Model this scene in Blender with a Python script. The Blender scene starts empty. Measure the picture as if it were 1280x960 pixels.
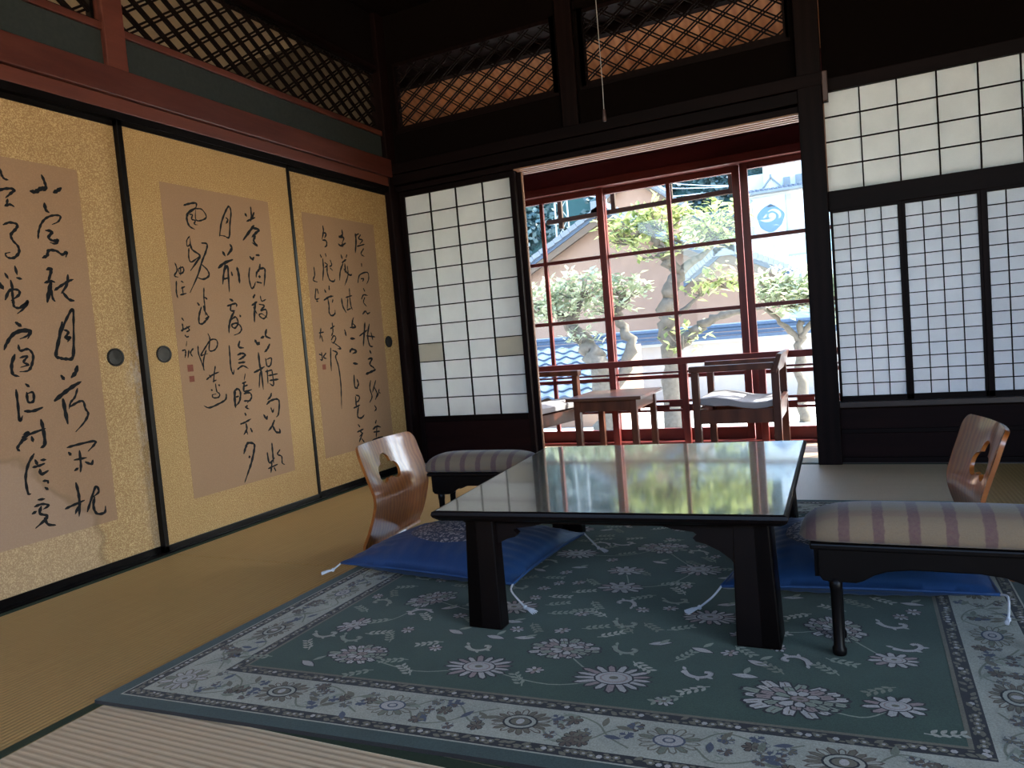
import bpy, bmesh, math, random
from mathutils import Vector, Matrix, noise as mnoise
random.seed(7)
C = bpy.context.scene.collection
SC = bpy.context.scene
PI = math.pi

# ---------------------------------------------------------------- camera
cam_d = bpy.data.cameras.new('camera'); cam = bpy.data.objects.new('camera', cam_d); C.objects.link(cam)
cam_d.sensor_fit = 'HORIZONTAL'; cam_d.sensor_width = 36.0; cam_d.lens = 36.0 * 894.0 / 1280.0
cam_d.clip_start = 0.05; cam_d.clip_end = 400
R_ = Vector((0.90230334, 0.42299424, -0.08321388)); U_ = Vector((0.04972362, 0.08962266, 0.9947338)); F_ = Vector((-0.42822452, 0.90168933, -0.05983402))
cam.matrix_world = Matrix(((R_.x, U_.x, -F_.x, 2.5943), (R_.y, U_.y, -F_.y, -3.9425), (R_.z, U_.z, -F_.z, 0.7540), (0, 0, 0, 1)))
SC.camera = cam

# ---------------------------------------------------------------- sky, sun, exposure
world = bpy.data.worlds.new('sky_world'); SC.world = world; world.use_nodes = True
wn = world.node_tree.nodes; wl = world.node_tree.links; wn.clear()
wo = wn.new('ShaderNodeOutputWorld'); wb = wn.new('ShaderNodeBackground'); sky = wn.new('ShaderNodeTexSky')
sky.sky_type = 'NISHITA'; sky.sun_disc = False; sky.sun_elevation = math.radians(42); sky.sun_rotation = math.radians(60)
sky.air_density = 1.0; sky.dust_density = 2.0; sky.ozone_density = 1.0
wl.new(sky.outputs[0], wb.inputs[0]); wl.new(wb.outputs[0], wo.inputs[0]); wb.inputs[1].default_value = 0.60
sun_d = bpy.data.lights.new('sun', 'SUN'); sun = bpy.data.objects.new('sun', sun_d); C.objects.link(sun)
sun_d.energy = 7.0; sun_d.angle = math.radians(0.6); sun_d.color = (1.0, 0.94, 0.85)
SUNV = Vector((0.62, 0.36, 0.72)).normalized()
sun.rotation_euler = SUNV.to_track_quat('Z', 'Y').to_euler(); sun.location = (6, 3, 6)
def portal(name, loc, direction, sx, sy):      # guides sky sampling through the real openings; gives no light of its own
    d = bpy.data.lights.new(name, 'AREA'); d.shape = 'RECTANGLE'; d.size = sx; d.size_y = sy; d.cycles.is_portal = True
    o = bpy.data.objects.new(name, d); C.objects.link(o); o.location = loc
    o.rotation_euler = Vector(direction).to_track_quat('-Z', 'Y').to_euler()
portal('garden_portal', (1.9, 1.16, 0.85), (0, -1, 0), 5.4, 1.9)
portal('back_portal', (2.52, -6.28, 2.06), (0, 1, 0), 4.8, 1.1)
portal('side_portal', (4.97, -4.6, 1.12), (-1, 0, 0), 2.8, 2.05)
portal('next_room_portal', (-1.2, -6.28, 1.5), (0, 1, 0), 2.0, 2.4)
SC.view_settings.view_transform = 'Standard'; SC.view_settings.look = 'None'
SC.view_settings.gamma = 1.0; SC.view_settings.use_curve_mapping = False
SC.view_settings.exposure = 1.8
SC.cycles.max_bounces = 10; SC.cycles.diffuse_bounces = 5; SC.cycles.glossy_bounces = 4; SC.cycles.transparent_max_bounces = 12; SC.cycles.transmission_bounces = 6
SC.cycles.caustics_reflective = False; SC.cycles.caustics_refractive = False; SC.cycles.sample_clamp_indirect = 6.0

# ---------------------------------------------------------------- materials
def lin(r, g, b):
    f = lambda v: ((v / 255 + 0.055) / 1.055) ** 2.4 if v > 10 else v / 255 / 12.92
    return (f(r), f(g), f(b), 1.0)
class NT:
    def __init__(s, name):
        s.m = bpy.data.materials.new(name); s.m.use_nodes = True; s.t = s.m.node_tree; s.t.nodes.clear()
        s.out = s.n('ShaderNodeOutputMaterial')
    def n(s, typ, **k):
        nd = s.t.nodes.new(typ)
        for a, v in k.items():
            if a.startswith('i_'): nd.inputs[int(a[2:])].default_value = v
            else: setattr(nd, a, v)
        return nd
    def l(s, a, b): s.t.links.new(a, b)
    def coords(s, scale=(1, 1, 1), rot=(0, 0, 0)):
        tc = s.n('ShaderNodeTexCoord'); mp = s.n('ShaderNodeMapping'); s.l(tc.outputs['Object'], mp.inputs[0])
        mp.inputs['Scale'].default_value = scale; mp.inputs['Rotation'].default_value = rot
        return mp.outputs[0]
    def noise(s, vec, scale, detail=3, rough=0.55, dist=0.0):
        nd = s.n('ShaderNodeTexNoise'); s.l(vec, nd.inputs['Vector']); nd.inputs['Scale'].default_value = scale
        nd.inputs['Detail'].default_value = detail; nd.inputs['Roughness'].default_value = rough; nd.inputs['Distortion'].default_value = dist
        return nd.outputs['Fac']
    def ramp(s, fac, stops, interp='LINEAR'):
        nd = s.n('ShaderNodeValToRGB'); s.l(fac, nd.inputs[0]); cr = nd.color_ramp; cr.interpolation = interp
        while len(cr.elements) < len(stops): cr.elements.new(0.5)
        for e, (p, c) in zip(cr.elements, stops): e.position = p; e.color = c if len(c) == 4 else (*c, 1)
        return nd.outputs[0]
    def mixc(s, fac, a, b, mode='MIX'):
        nd = s.n('ShaderNodeMix', data_type='RGBA', blend_type=mode)
        for sock, v in ((nd.inputs[0], fac), (nd.inputs[6], a), (nd.inputs[7], b)):
            if hasattr(v, 'links'): s.l(v, sock)
            else: sock.default_value = v
        return nd.outputs[2]
    def math(s, op, a, b=0.0, c=0.0):
        nd = s.n('ShaderNodeMath', operation=op)
        for i, v in enumerate((a, b, c)):
            if hasattr(v, 'links'): s.l(v, nd.inputs[i])
            else: nd.inputs[i].default_value = v
        return nd.outputs[0]
    def bump(s, h, strength=0.2, dist=0.01):
        nd = s.n('ShaderNodeBump'); nd.inputs['Strength'].default_value = strength; nd.inputs['Distance'].default_value = dist
        s.l(h, nd.inputs['Height']); return nd.outputs[0]
    def pbsdf(s, col, rough=0.5, normal=None, spec=0.5, ior=1.5, coat=0.0, coat_rough=0.05, sheen=0.0, metal=0.0):
        p = s.n('ShaderNodeBsdfPrincipled')
        if hasattr(col, 'links'): s.l(col, p.inputs['Base Color'])
        else: p.inputs['Base Color'].default_value = col
        if hasattr(rough, 'links'): s.l(rough, p.inputs['Roughness'])
        else: p.inputs['Roughness'].default_value = rough
        p.inputs['IOR'].default_value = ior; p.inputs['Specular IOR Level'].default_value = spec; p.inputs['Metallic'].default_value = metal
        p.inputs['Coat Weight'].default_value = coat; p.inputs['Coat Roughness'].default_value = coat_rough; p.inputs['Sheen Weight'].default_value = sheen
        if normal is not None: s.l(normal, p.inputs['Normal'])
        return p.outputs[0]
    def done(s, sh): s.l(sh, s.out.inputs[0]); return s.m
def m_plain(name, col, rough=0.6, spec=0.5, var=0.15, scale=30, coat=0.0, sheen=0.0, metal=0.0, bump=0.0):
    t = NT(name); v = t.coords(); n = t.noise(v, scale, 4)
    c = t.mixc(n, tuple(x * (1 - var) for x in col[:3]) + (1,), tuple(min(1, x * (1 + var)) for x in col[:3]) + (1,))
    return t.done(t.pbsdf(c, rough, t.bump(n, bump, 0.003) if bump else None, spec, coat=coat, sheen=sheen, metal=metal))
def m_wood(name, dark, light, rough=0.45, axis='z', scale=1.0, spec=0.5, coat=0.0, coat_rough=0.1, bands=6.0, dist=4.0):
    t = NT(name); lo, hi = 1.2 * scale, 9.0 * scale
    sc = {'x': (lo, hi, hi), 'y': (hi, lo, hi), 'z': (hi, hi, lo)}[axis]
    v = t.coords(sc); n = t.noise(v, 2.2, 5, 0.6, 0.6); n2 = t.noise(v, 9.0, 4, 0.6)
    w = t.n('ShaderNodeTexWave', wave_type='BANDS', bands_direction={'x': 'Y', 'y': 'X', 'z': 'X'}[axis]); t.l(v, w.inputs['Vector'])
    w.inputs['Scale'].default_value = bands * 0.12; w.inputs['Distortion'].default_value = dist; w.inputs['Detail'].default_value = 3
    f = t.math('ADD', t.math('MULTIPLY', n, 0.55), t.math('MULTIPLY', w.outputs['Fac'], 0.3)); f = t.math('ADD', f, t.math('MULTIPLY', n2, 0.2))
    c = t.ramp(f, [(0.25, dark), (0.8, light)])
    return t.done(t.pbsdf(c, rough, t.bump(n2, 0.08, 0.002), spec, coat=coat, coat_rough=coat_rough))
def m_paper(name, col, back=0.55, tint=(1, 1, 1)):
    t = NT(name); v = t.coords(); n = t.noise(v, 9, 5, 0.6); f = t.noise(t.coords((60, 60, 240)), 3, 3)
    k = t.math('ADD', t.math('MULTIPLY', n, 0.6), t.math('MULTIPLY', f, 0.4))
    c = t.ramp(k, [(0.3, tuple(x * 0.86 for x in col[:3])), (0.7, col)])
    d = t.n('ShaderNodeBsdfDiffuse'); tr = t.n('ShaderNodeBsdfTranslucent'); mx = t.n('ShaderNodeMixShader')
    t.l(c, d.inputs[0]); t.l(c, tr.inputs[0]); mx.inputs[0].default_value = back; t.l(d.outputs[0], mx.inputs[1]); t.l(tr.outputs[0], mx.inputs[2])
    return t.done(mx.outputs[0])
def m_glass(name):
    t = NT(name); tr = t.n('ShaderNodeBsdfTransparent'); gl = t.n('ShaderNodeBsdfGlossy'); g = t.n('ShaderNodeNewGeometry'); dp = t.n('ShaderNodeVectorMath', operation='DOT_PRODUCT'); t.l(g.outputs['Incoming'], dp.inputs[0]); t.l(g.outputs['Normal'], dp.inputs[1])
    fr = t.math('ADD', 0.04, t.math('MULTIPLY', t.math('POWER', t.math('SUBTRACT', 1.0, t.math('ABSOLUTE', dp.outputs['Value'])), 5.0), 0.96))
    tr.inputs[0].default_value = (0.93, 0.965, 0.96, 1); gl.inputs['Roughness'].default_value = 0.02; mx = t.n('ShaderNodeMixShader')
    t.l(t.math('MULTIPLY', fr, 0.6), mx.inputs[0]); t.l(tr.outputs[0], mx.inputs[1]); t.l(gl.outputs[0], mx.inputs[2])
    return t.done(mx.outputs[0])

M = {}
M['dark_wood'] = m_wood('dark_wood', (0.0035, 0.0012, 0.0012), (0.010, 0.0042, 0.004), 0.55, spec=0.08)
M['dark_wood_x'] = m_wood('dark_wood_x', (0.0035, 0.0012, 0.0012), (0.010, 0.0042, 0.004), 0.55, axis='x', spec=0.08)
M['black_lacquer'] = m_plain('black_lacquer', (0.004, 0.003, 0.003, 1), 0.34, 0.14, 0.3)
M['muntin'] = m_plain('muntin', (0.008, 0.005, 0.0045, 1), 0.7, 0.06)
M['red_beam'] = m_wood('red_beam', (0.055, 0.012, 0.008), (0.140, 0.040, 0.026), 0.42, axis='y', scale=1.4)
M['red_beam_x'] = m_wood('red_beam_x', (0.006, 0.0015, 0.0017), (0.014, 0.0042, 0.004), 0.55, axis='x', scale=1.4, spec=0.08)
M['red_wood'] = m_wood('red_wood', (0.085, 0.010, 0.009), (0.15, 0.024, 0.017), 0.42, axis='z', scale=1.2, dist=1.5, spec=0.25)
M['red_wood_x'] = m_wood('red_wood_x', (0.080, 0.010, 0.009), (0.14, 0.023, 0.017), 0.42, axis='x', scale=1.2, dist=1.5, spec=0.25)
M['red_board'] = m_wood('red_board', (0.055, 0.006, 0.010), (0.095, 0.013, 0.016), 0.5, axis='x', scale=1.0, spec=0.2)
M['orange_board'] = m_wood('orange_board', (0.42, 0.17, 0.065), (0.62, 0.29, 0.12), 0.6, axis='y', scale=1.0)
M['veranda_floor'] = m_wood('veranda_floor', (0.30, 0.20, 0.14), (0.46, 0.34, 0.26), 0.35, axis='x', scale=1.0)
M['rib_board'] = m_wood('rib_board', (0.22, 0.10, 0.055), (0.36, 0.18, 0.10), 0.5, axis='x')
M['grey_plaster'] = m_plain('grey_plaster', (0.030, 0.036, 0.035, 1), 0.9, 0.1, 0.25, 60)
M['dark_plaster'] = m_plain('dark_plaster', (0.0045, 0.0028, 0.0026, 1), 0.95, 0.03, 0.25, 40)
M['beige_plaster'] = m_plain('beige_plaster', (0.52, 0.44, 0.33, 1), 0.9, 0.1, 0.1, 30)
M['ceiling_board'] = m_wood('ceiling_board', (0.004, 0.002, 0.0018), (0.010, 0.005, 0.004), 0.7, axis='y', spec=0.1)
M['paper'] = m_paper('shoji_paper', (0.80, 0.79, 0.76, 1), 0.5)
M['paper_patch'] = m_paper('patched_paper', (0.62, 0.57, 0.47, 1), 0.42)
M['paper_blue'] = m_paper('fine_shoji_paper', (0.76, 0.77, 0.79, 1), 0.5)
M['glass'] = m_glass('window_glass')
M['ink'] = m_plain('ink', (0.006, 0.006, 0.007, 1), 0.7, 0.2, 0.3, 200)
M['seal_red'] = m_plain('seal_red', (0.22, 0.075, 0.05, 1), 0.9, 0.1, 0.5, 250)
M['heri'] = m_plain('heri_cloth', (0.036, 0.050, 0.030, 1), 0.85, 0.2, 0.35, 400)
M['sill'] = m_wood('sill_wood', (0.03, 0.02, 0.018), (0.07, 0.05, 0.045), 0.3, axis='x')

def m_fusuma(name, base, gold, amount, stain=None):
    t = NT(name); v = t.coords(); n = t.noise(v, 250, 2, 0.6); n2 = t.noise(v, 3.0, 4); n3 = t.noise(v, 60, 3)
    f = t.ramp(n, [(0.47, (0, 0, 0)), (0.60, (1, 1, 1))])
    f = t.math('MULTIPLY', f, amount)
    f = t.math('MULTIPLY', f, t.math('ADD', 0.35, t.math('MULTIPLY', n3, 1.2)))
    c = t.mixc(f, base, gold)
    c = t.mixc(t.math('MULTIPLY', n2, 0.35), c, (base[0] * 0.6, base[1] * 0.55, base[2] * 0.5, 1))
    if stain:    # a water mark with its own pale, irregular outline: centre y, z, radius
        sep = t.n('ShaderNodeSeparateXYZ'); tc = t.n('ShaderNodeTexCoord'); t.l(tc.outputs['Object'], sep.inputs[0])
        dy = t.math('SUBTRACT', sep.outputs[1], stain[0]); dz = t.math('SUBTRACT', sep.outputs[2], stain[1])
        d = t.math('SQRT', t.math('ADD', t.math('MULTIPLY', dy, dy), t.math('MULTIPLY', dz, dz)))
        d = t.math('ADD', d, t.math('MULTIPLY', t.noise(v, 5, 3), 0.22))
        k = t.ramp(t.math('DIVIDE', d, stain[2]), [(0.0, (1, 1, 1)), (0.86, (1, 1, 1)), (0.90, (0, 0, 0)), (1.0, (0, 0, 0))])
        ring = t.ramp(t.math('DIVIDE', d, stain[2]), [(0.0, (0, 0, 0)), (0.86, (0, 0, 0)), (0.89, (1, 1, 1)), (0.93, (0, 0, 0))])
        c = t.mixc(t.math('MULTIPLY', k, 0.16), c, (0.50, 0.40, 0.33, 1)); c = t.mixc(t.math('MULTIPLY', ring, 0.5), c, (0.2, 0.13, 0.07, 1))
    if stain:    # rubbed, peeling paper beside the finger pull along the panel's edge
        ey = t.math('SMOOTH_MIN', 1.0, t.math('MULTIPLY', t.math('ADD', sep.outputs[1], 2.03), 11.0), 0.1); hz_ = t.ramp(t.math('DIVIDE', sep.outputs[2], 1.76), [(0.08, (0.25, 0.25, 0.25)), (0.30, (0.6, 0.6, 0.6)), (0.47, (1, 1, 1)), (0.52, (0, 0, 0))])
        wn_ = t.ramp(t.noise(t.coords((1, 1, 0.45)), 42, 4, 0.7), [(0.46, (0, 0, 0)), (0.58, (1, 1, 1))]); kk = t.math('MULTIPLY', t.math('MULTIPLY', t.math('MAXIMUM', ey, 0.0), hz_), wn_)
        c = t.mixc(t.math('MULTIPLY', kk, 0.7), c, (0.58, 0.50, 0.43, 1))
    return t.done(t.pbsdf(c, 0.75, None, 0.2))
M['gold_paper'] = m_fusuma('gold_flecked_paper', (0.38, 0.213, 0.080, 1), (0.74, 0.52, 0.24, 1), 0.75)
M['gold_paper_worn'] = m_fusuma('gold_flecked_worn_paper', (0.38, 0.222, 0.095, 1), (0.74, 0.52, 0.25, 1), 0.75, (-2.62, 0.02, 0.62))
M['scroll_paper'] = m_fusuma('scroll_paper', (0.35, 0.205, 0.115, 1), (0.42, 0.255, 0.145, 1), 0.5)
M['scroll_paper_worn'] = m_fusuma('scroll_worn_paper', (0.35, 0.205, 0.115, 1), (0.42, 0.255, 0.145, 1), 0.5, (-2.62, 0.02, 0.62))

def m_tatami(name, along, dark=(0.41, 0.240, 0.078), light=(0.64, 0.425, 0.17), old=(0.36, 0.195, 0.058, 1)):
    t = NT(name); v = t.coords(); sep = t.n('ShaderNodeSeparateXYZ'); t.l(v, sep.inputs[0])
    a = sep.outputs[1] if along == 'x' else sep.outputs[0]
    wv = t.math('SINE', t.math('MULTIPLY', a, 2 * PI / 0.0155))
    st = t.coords((3, 260, 1) if along == 'x' else (260, 3, 1)); n = t.noise(st, 1.0, 3, 0.7); big = t.noise(v, 1.6, 3)
    rush = t.noise(t.coords((500, 8, 1) if along == 'x' else (8, 500, 1)), 1.0, 2)
    c = t.ramp(t.math('ADD', t.math('MULTIPLY', n, 0.6), t.math('MULTIPLY', rush, 0.4)), [(0.28, dark), (0.72, light)])
    groove = t.ramp(wv, [(0.0, (0.80, 0.77, 0.72)), (0.35, (1, 1, 1))]); c = t.mixc(0.8, c, groove, 'MULTIPLY')
    c = t.mixc(t.math('MULTIPLY', big, 0.45), c, old)
    return t.done(t.pbsdf(c, 0.44, t.bump(wv, 0.22, 0.003), 0.6))
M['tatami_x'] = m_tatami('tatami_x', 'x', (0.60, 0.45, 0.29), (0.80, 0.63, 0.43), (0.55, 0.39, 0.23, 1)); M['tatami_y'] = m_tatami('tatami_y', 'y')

# ---------------------------------------------------------------- mesh helpers
class MB:
    def __init__(s): s.v = []; s.f = []; s.mi = []
    def add(s, vs, fs, mi=0):
        o = len(s.v); s.v += [tuple(p) for p in vs]; s.f += [tuple(i + o for i in f) for f in fs]; s.mi += [mi] * len(fs); return s
    def box(s, x0, x1, y0, y1, z0, z1, mi=0):
        x0, x1 = min(x0, x1), max(x0, x1); y0, y1 = min(y0, y1), max(y0, y1); z0, z1 = min(z0, z1), max(z0, z1)
        return s.add([(x0, y0, z0), (x1, y0, z0), (x1, y1, z0), (x0, y1, z0), (x0, y0, z1), (x1, y0, z1), (x1, y1, z1), (x0, y1, z1)],
                     [(3, 2, 1, 0), (4, 5, 6, 7), (0, 1, 5, 4), (1, 2, 6, 5), (2, 3, 7, 6), (3, 0, 4, 7)], mi)
    def bar(s, a, b, w, d, up=(0, 0, 1), mi=0):       # a rectangular bar from a to b
        a = Vector(a); b = Vector(b); t = (b - a).normalized(); u = Vector(up); sd = t.cross(u)
        if sd.length < 1e-4: sd = t.cross(Vector((1, 0, 0)))
        sd.normalize(); u = sd.cross(t).normalized()
        vs = [p + sd * (i * w / 2) + u * (j * d / 2) for p in (a, b) for i, j in ((-1, -1), (1, -1), (1, 1), (-1, 1))]
        return s.add(vs, [(3, 2, 1, 0), (4, 5, 6, 7), (0, 1, 5, 4), (1, 2, 6, 5), (2, 3, 7, 6), (3, 0, 4, 7)], mi)
    def tube(s, pts, rad, seg=8, mi=0, caps=True):
        pts = [Vector(p) for p in pts]; n = len(pts); rad = rad if hasattr(rad, '__len__') else [rad] * n; vs = []; fs = []; ref = None
        for i, p in enumerate(pts):
            t = (pts[min(i + 1, n - 1)] - pts[max(i - 1, 0)]).normalized()
            if ref is None: ref = t.orthogonal().normalized()
            ref = (ref - t * ref.dot(t)).normalized(); b = t.cross(ref)
            vs += [p + (ref * math.cos(2 * PI * k / seg) + b * math.sin(2 * PI * k / seg)) * rad[i] for k in range(seg)]
        for i in range(n - 1):
            fs += [(i * seg + k, i * seg + (k + 1) % seg, (i + 1) * seg + (k + 1) % seg, (i + 1) * seg + k) for k in range(seg)]
        if caps: fs += [tuple(reversed(range(seg))), tuple(range((n - 1) * seg, n * seg))]
        return s.add(vs, fs, mi)
    def lathe(s, prof, c=(0, 0, 0), seg=16, axis='z', mi=0):
        vs = []; fs = []; n = len(prof)
        for r, h in prof:
            for k in range(seg):
                a = 2 * PI * k / seg; p = (r * math.cos(a), r * math.sin(a), h)
                if axis == 'x': p = (p[2], p[0], p[1])
                vs.append((p[0] + c[0], p[1] + c[1], p[2] + c[2]))
        for i in range(n - 1): fs += [(i * seg + k, i * seg + (k + 1) % seg, (i + 1) * seg + (k + 1) % seg, (i + 1) * seg + k) for k in range(seg)]
        fs += [tuple(reversed(range(seg))), tuple(range((n - 1) * seg, n * seg))]
        return s.add(vs, fs, mi)
    def prism(s, poly, fn0, fn1, mi=0):               # a polygon swept between two mappings of (a, b)
        n = len(poly); vs = [fn0(a, b) for a, b in poly] + [fn1(a, b) for a, b in poly]
        return s.add(vs, [tuple(reversed(range(n))), tuple(range(n, 2 * n))] + [(i, (i + 1) % n, n + (i + 1) % n, n + i) for i in range(n)], mi)
    def grid(s, fn, nu, nv, mi=0, closed_u=False):
        vs = [fn(i / nu, j / nv) for j in range(nv + 1) for i in range(nu + 1)]
        return s.add(vs, [(j * (nu + 1) + i, j * (nu + 1) + i + 1, (j + 1) * (nu + 1) + i + 1, (j + 1) * (nu + 1) + i) for j in range(nv) for i in range(nu)], mi)
    def mesh(s, name, mats, smooth=False):
        me = bpy.data.meshes.new(name); me.from_pydata(s.v, [], s.f)
        for m in (mats if isinstance(mats, (list, tuple)) else [mats]): me.materials.append(M[m] if isinstance(m, str) else m)
        if any(s.mi): me.polygons.foreach_set('material_index', s.mi)
        bm = bmesh.new(); bm.from_mesh(me); bmesh.ops.recalc_face_normals(bm, faces=bm.faces); bm.to_mesh(me); bm.free()
        if smooth: me.polygons.foreach_set('use_smooth', [True] * len(me.polygons))
        me.update(); return me
def link(name, me, parent=None, loc=(0, 0, 0)):
    o = bpy.data.objects.new(name, me); C.objects.link(o); o.location = loc
    if parent: o.parent = parent
    return o
def obj(name, mb, mats, parent=None, smooth=False, bevel=0.0, label=None, kind=None, loc=(0, 0, 0)):
    o = link(name, mb.mesh(name, mats, smooth), parent, loc)
    if bevel:
        b = o.modifiers.new('bevel', 'BEVEL'); b.width = bevel; b.segments = 2; b.limit_method = 'ANGLE'; b.angle_limit = math.radians(50)
    if label: o['label'] = label
    if kind: o['kind'] = kind
    return o
def box(name, a, mats, parent=None, bevel=0.0, label=None, kind=None): return obj(name, MB().box(*a), mats, parent, bevel=bevel, label=label, kind=kind)
def tag(o, label, cat, group=None):
    o['label'] = label; o['category'] = cat
    if group: o['group'] = group
    return o
def thing(name, label, cat, loc=(0, 0, 0), rz=0.0, group=None):
    o = bpy.data.objects.new(name, None); C.objects.link(o); o.location = loc; o.rotation_euler = (0, 0, rz); o.empty_display_size = 0.1
    return tag(o, label, cat, group)
def struct(name, mb, mats, label=None, cat=None, parent=None, **k):
    o = obj(name, mb, mats, parent, **k)
    if parent is None: o['kind'] = 'structure'
    if label and parent is None: o['label'] = label; o['category'] = cat
    return o
def catmull(P, n):
    P = [Vector(p) for p in P]
    if len(P) == 2: return [P[0].lerp(P[1], i / n) for i in range(n + 1)]
    out = []
    for i in range(len(P) - 1):
        p0, p1, p2, p3 = P[max(i - 1, 0)], P[i], P[i + 1], P[min(i + 2, len(P) - 1)]
        for k in range(n):
            t = k / n; out.append(0.5 * ((2 * p1) + (p2 - p0) * t + (2 * p0 - 5 * p1 + 4 * p2 - p3) * t * t + (3 * p1 - p0 - 3 * p2 + p3) * t ** 3))
    return out + [P[-1]]

# ================================================================ THE ROOM
HK = 1.76                                   # height of the door openings
floor = struct('floor', MB().box(-0.12, 5.1, -6.3, 0.0, -0.14, -0.03), 'dark_wood', 'straw tatami floor with dark green cloth borders', 'floor')
def mat_(x0, x1, y0, y1, along):
    g = 0.002
    m = obj('tatami_mat', MB().box(x0 + g, x1 - g, y0 + g, y1 - g, -0.03, 0.0), 'tatami_' + along, floor)
    w = 0.030
    if along == 'y': rs = ((x0 + g, x0 + w), (x1 - w, x1 - g))
    else: rs = ((y0 + g, y0 + w), (y1 - w, y1 - g))
    for a, b in rs:
        if along == 'y': box('border_cloth', (a, b, y0 + g, y1 - g, -0.001, 0.0012), 'heri', m)
        else: box('border_cloth', (x0 + g, x1 - g, a, b, -0.001, 0.0012), 'heri', m)
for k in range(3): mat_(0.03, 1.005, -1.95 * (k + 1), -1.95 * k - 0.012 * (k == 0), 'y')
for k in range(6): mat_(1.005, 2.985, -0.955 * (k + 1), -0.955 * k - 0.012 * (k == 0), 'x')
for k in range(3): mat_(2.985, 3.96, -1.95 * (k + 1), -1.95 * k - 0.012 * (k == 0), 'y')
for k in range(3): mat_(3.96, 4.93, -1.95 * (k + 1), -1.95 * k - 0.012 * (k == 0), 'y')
box('floor_edge', (0.03, 4.93, -6.3, -5.85, -0.03, 0.0), 'dark_wood_x', floor)

# ---- left wall: tracks, sliding panels, beams, plaster, lattice
wall_l = struct('wall_left', MB().box(-0.08, -0.005, -6.3, 0, 1.955, 2.11), 'grey_plaster', 'left wall of grey plaster over red beams', 'wall')
box('plain_panel', (-0.05, -0.02, -6.3, -2.905, 0.0, HK), 'gold_paper', wall_l)
box('upper_plaster', (-0.08, -0.005, -6.3, 0, 2.52, 2.86), 'dark_plaster', wall_l)
box('door_track', (-0.08, 0.03, -6.3, -0.06, -0.03, 0.006), 'black_lacquer', wall_l)
box('header_track', (-0.08, 0.02, -6.3, -0.06, HK, 1.79), 'black_lacquer', wall_l)
box('lower_beam', (-0.08, 0.022, -6.3, -0.06, 1.79, 1.845), 'red_beam', wall_l, bevel=0.003)
box('upper_beam', (-0.08, 0.038, -6.3, -0.06, 1.847, 1.957), 'red_beam', wall_l, bevel=0.004)
for a, b in ((-1.875, -0.06), (-6.3, -1.965)): box('lattice_rail', (-0.08, 0.008, a, b, 2.105, 2.135), 'red_beam', wall_l, bevel=0.002)
box('wall_post', (-0.08, 0.02, -1.965, -1.875, 1.955, 2.86), 'red_beam', wall_l, bevel=0.003)
box('wall_post', (-0.08, 0.02, -3.865, -3.775, 1.955, 2.86), 'red_beam', wall_l, bevel=0.003)
box('top_rail', (-0.08, 0.008, -6.3, -0.06, 2.50, 2.535), 'dark_wood', wall_l)

def lattice_bars(parent, L, H, fn, mats, pitch=0.128, gap=0.027, ang=35, w=0.0065, d=0.008):
    # pairs of slender bars crossing in a rectangle L x H; fn(a, b, depth) gives the place in the wall
    n = 0
    for sgn in (1, -1):
        s_ = math.tan(math.radians(ang)) * sgn
        k = -H / math.tan(math.radians(ang)) - pitch
        while k < L + H / math.tan(math.radians(ang)) + pitch:
            for off in (0, gap):
                a0 = k + off; pts = []
                for a in (0.0, L):
                    b = (a - a0) * s_
                    if 0 <= b <= H: pts.append((a, b))
                for b in (0.0, H):
                    a = a0 + b / s_
                    if 0 < a < L: pts.append((a, b))
                if len(pts) >= 2:
                    p, q = min(pts), max(pts)
                    if abs(p[0] - q[0]) > 0.012:
                        A, B = fn(p[0], p[1], sgn * d / 2), fn(q[0], q[1], sgn * d / 2)
                        obj('lattice_bar', MB().bar(A, B, d, w, up=(Vector(fn(0, 0, 1)) - Vector(fn(0, 0, 0))).cross(Vector(B) - Vector(A))), mats, parent); n += 1
            k += pitch
    return n
def frame(parent, name, L, H, fn, t, d, mats):
    for a0, a1, b0, b1 in ((0, L, -t, 0), (0, L, H, H + t), (-t, 0, -t, H + t), (L, L + t, -t, H + t)):
        P = [fn(a, b, c) for a in (a0, a1) for b in (b0, b1) for c in (-d, d)]
        xs, ys, zs = zip(*P); box(name, (min(xs), max(xs), min(ys), max(ys), min(zs), max(zs)), mats, parent)
tr_ll = struct('trim_1', MB().box(-0.07, 0.0, -1.875, -0.06, 2.135, 2.141), 'black_lacquer', 'slanted double lattice transom over the left sliding panels', 'transom')
fl = lambda a, b, c: (-0.035 - c, -1.862 + a, 2.148 + b)
frame(tr_ll, 'lattice_frame', 1.79, 0.345, fl, 0.012, 0.014, 'black_lacquer'); lattice_bars(tr_ll, 1.79, 0.345, fl, 'muntin', w=0.009)
tr_l2 = struct('trim_2', MB().box(-0.07, 0.0, -3.77, -1.97, 2.135, 2.141), 'black_lacquer', 'lattice transom left of the red wall post', 'transom')
fl2 = lambda a, b, c: (-0.035 - c, -3.755 + a, 2.148 + b)
frame(tr_l2, 'lattice_frame', 1.77, 0.345, fl2, 0.012, 0.014, 'black_lacquer'); lattice_bars(tr_l2, 1.77, 0.345, fl2, 'muntin', w=0.009)

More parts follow.
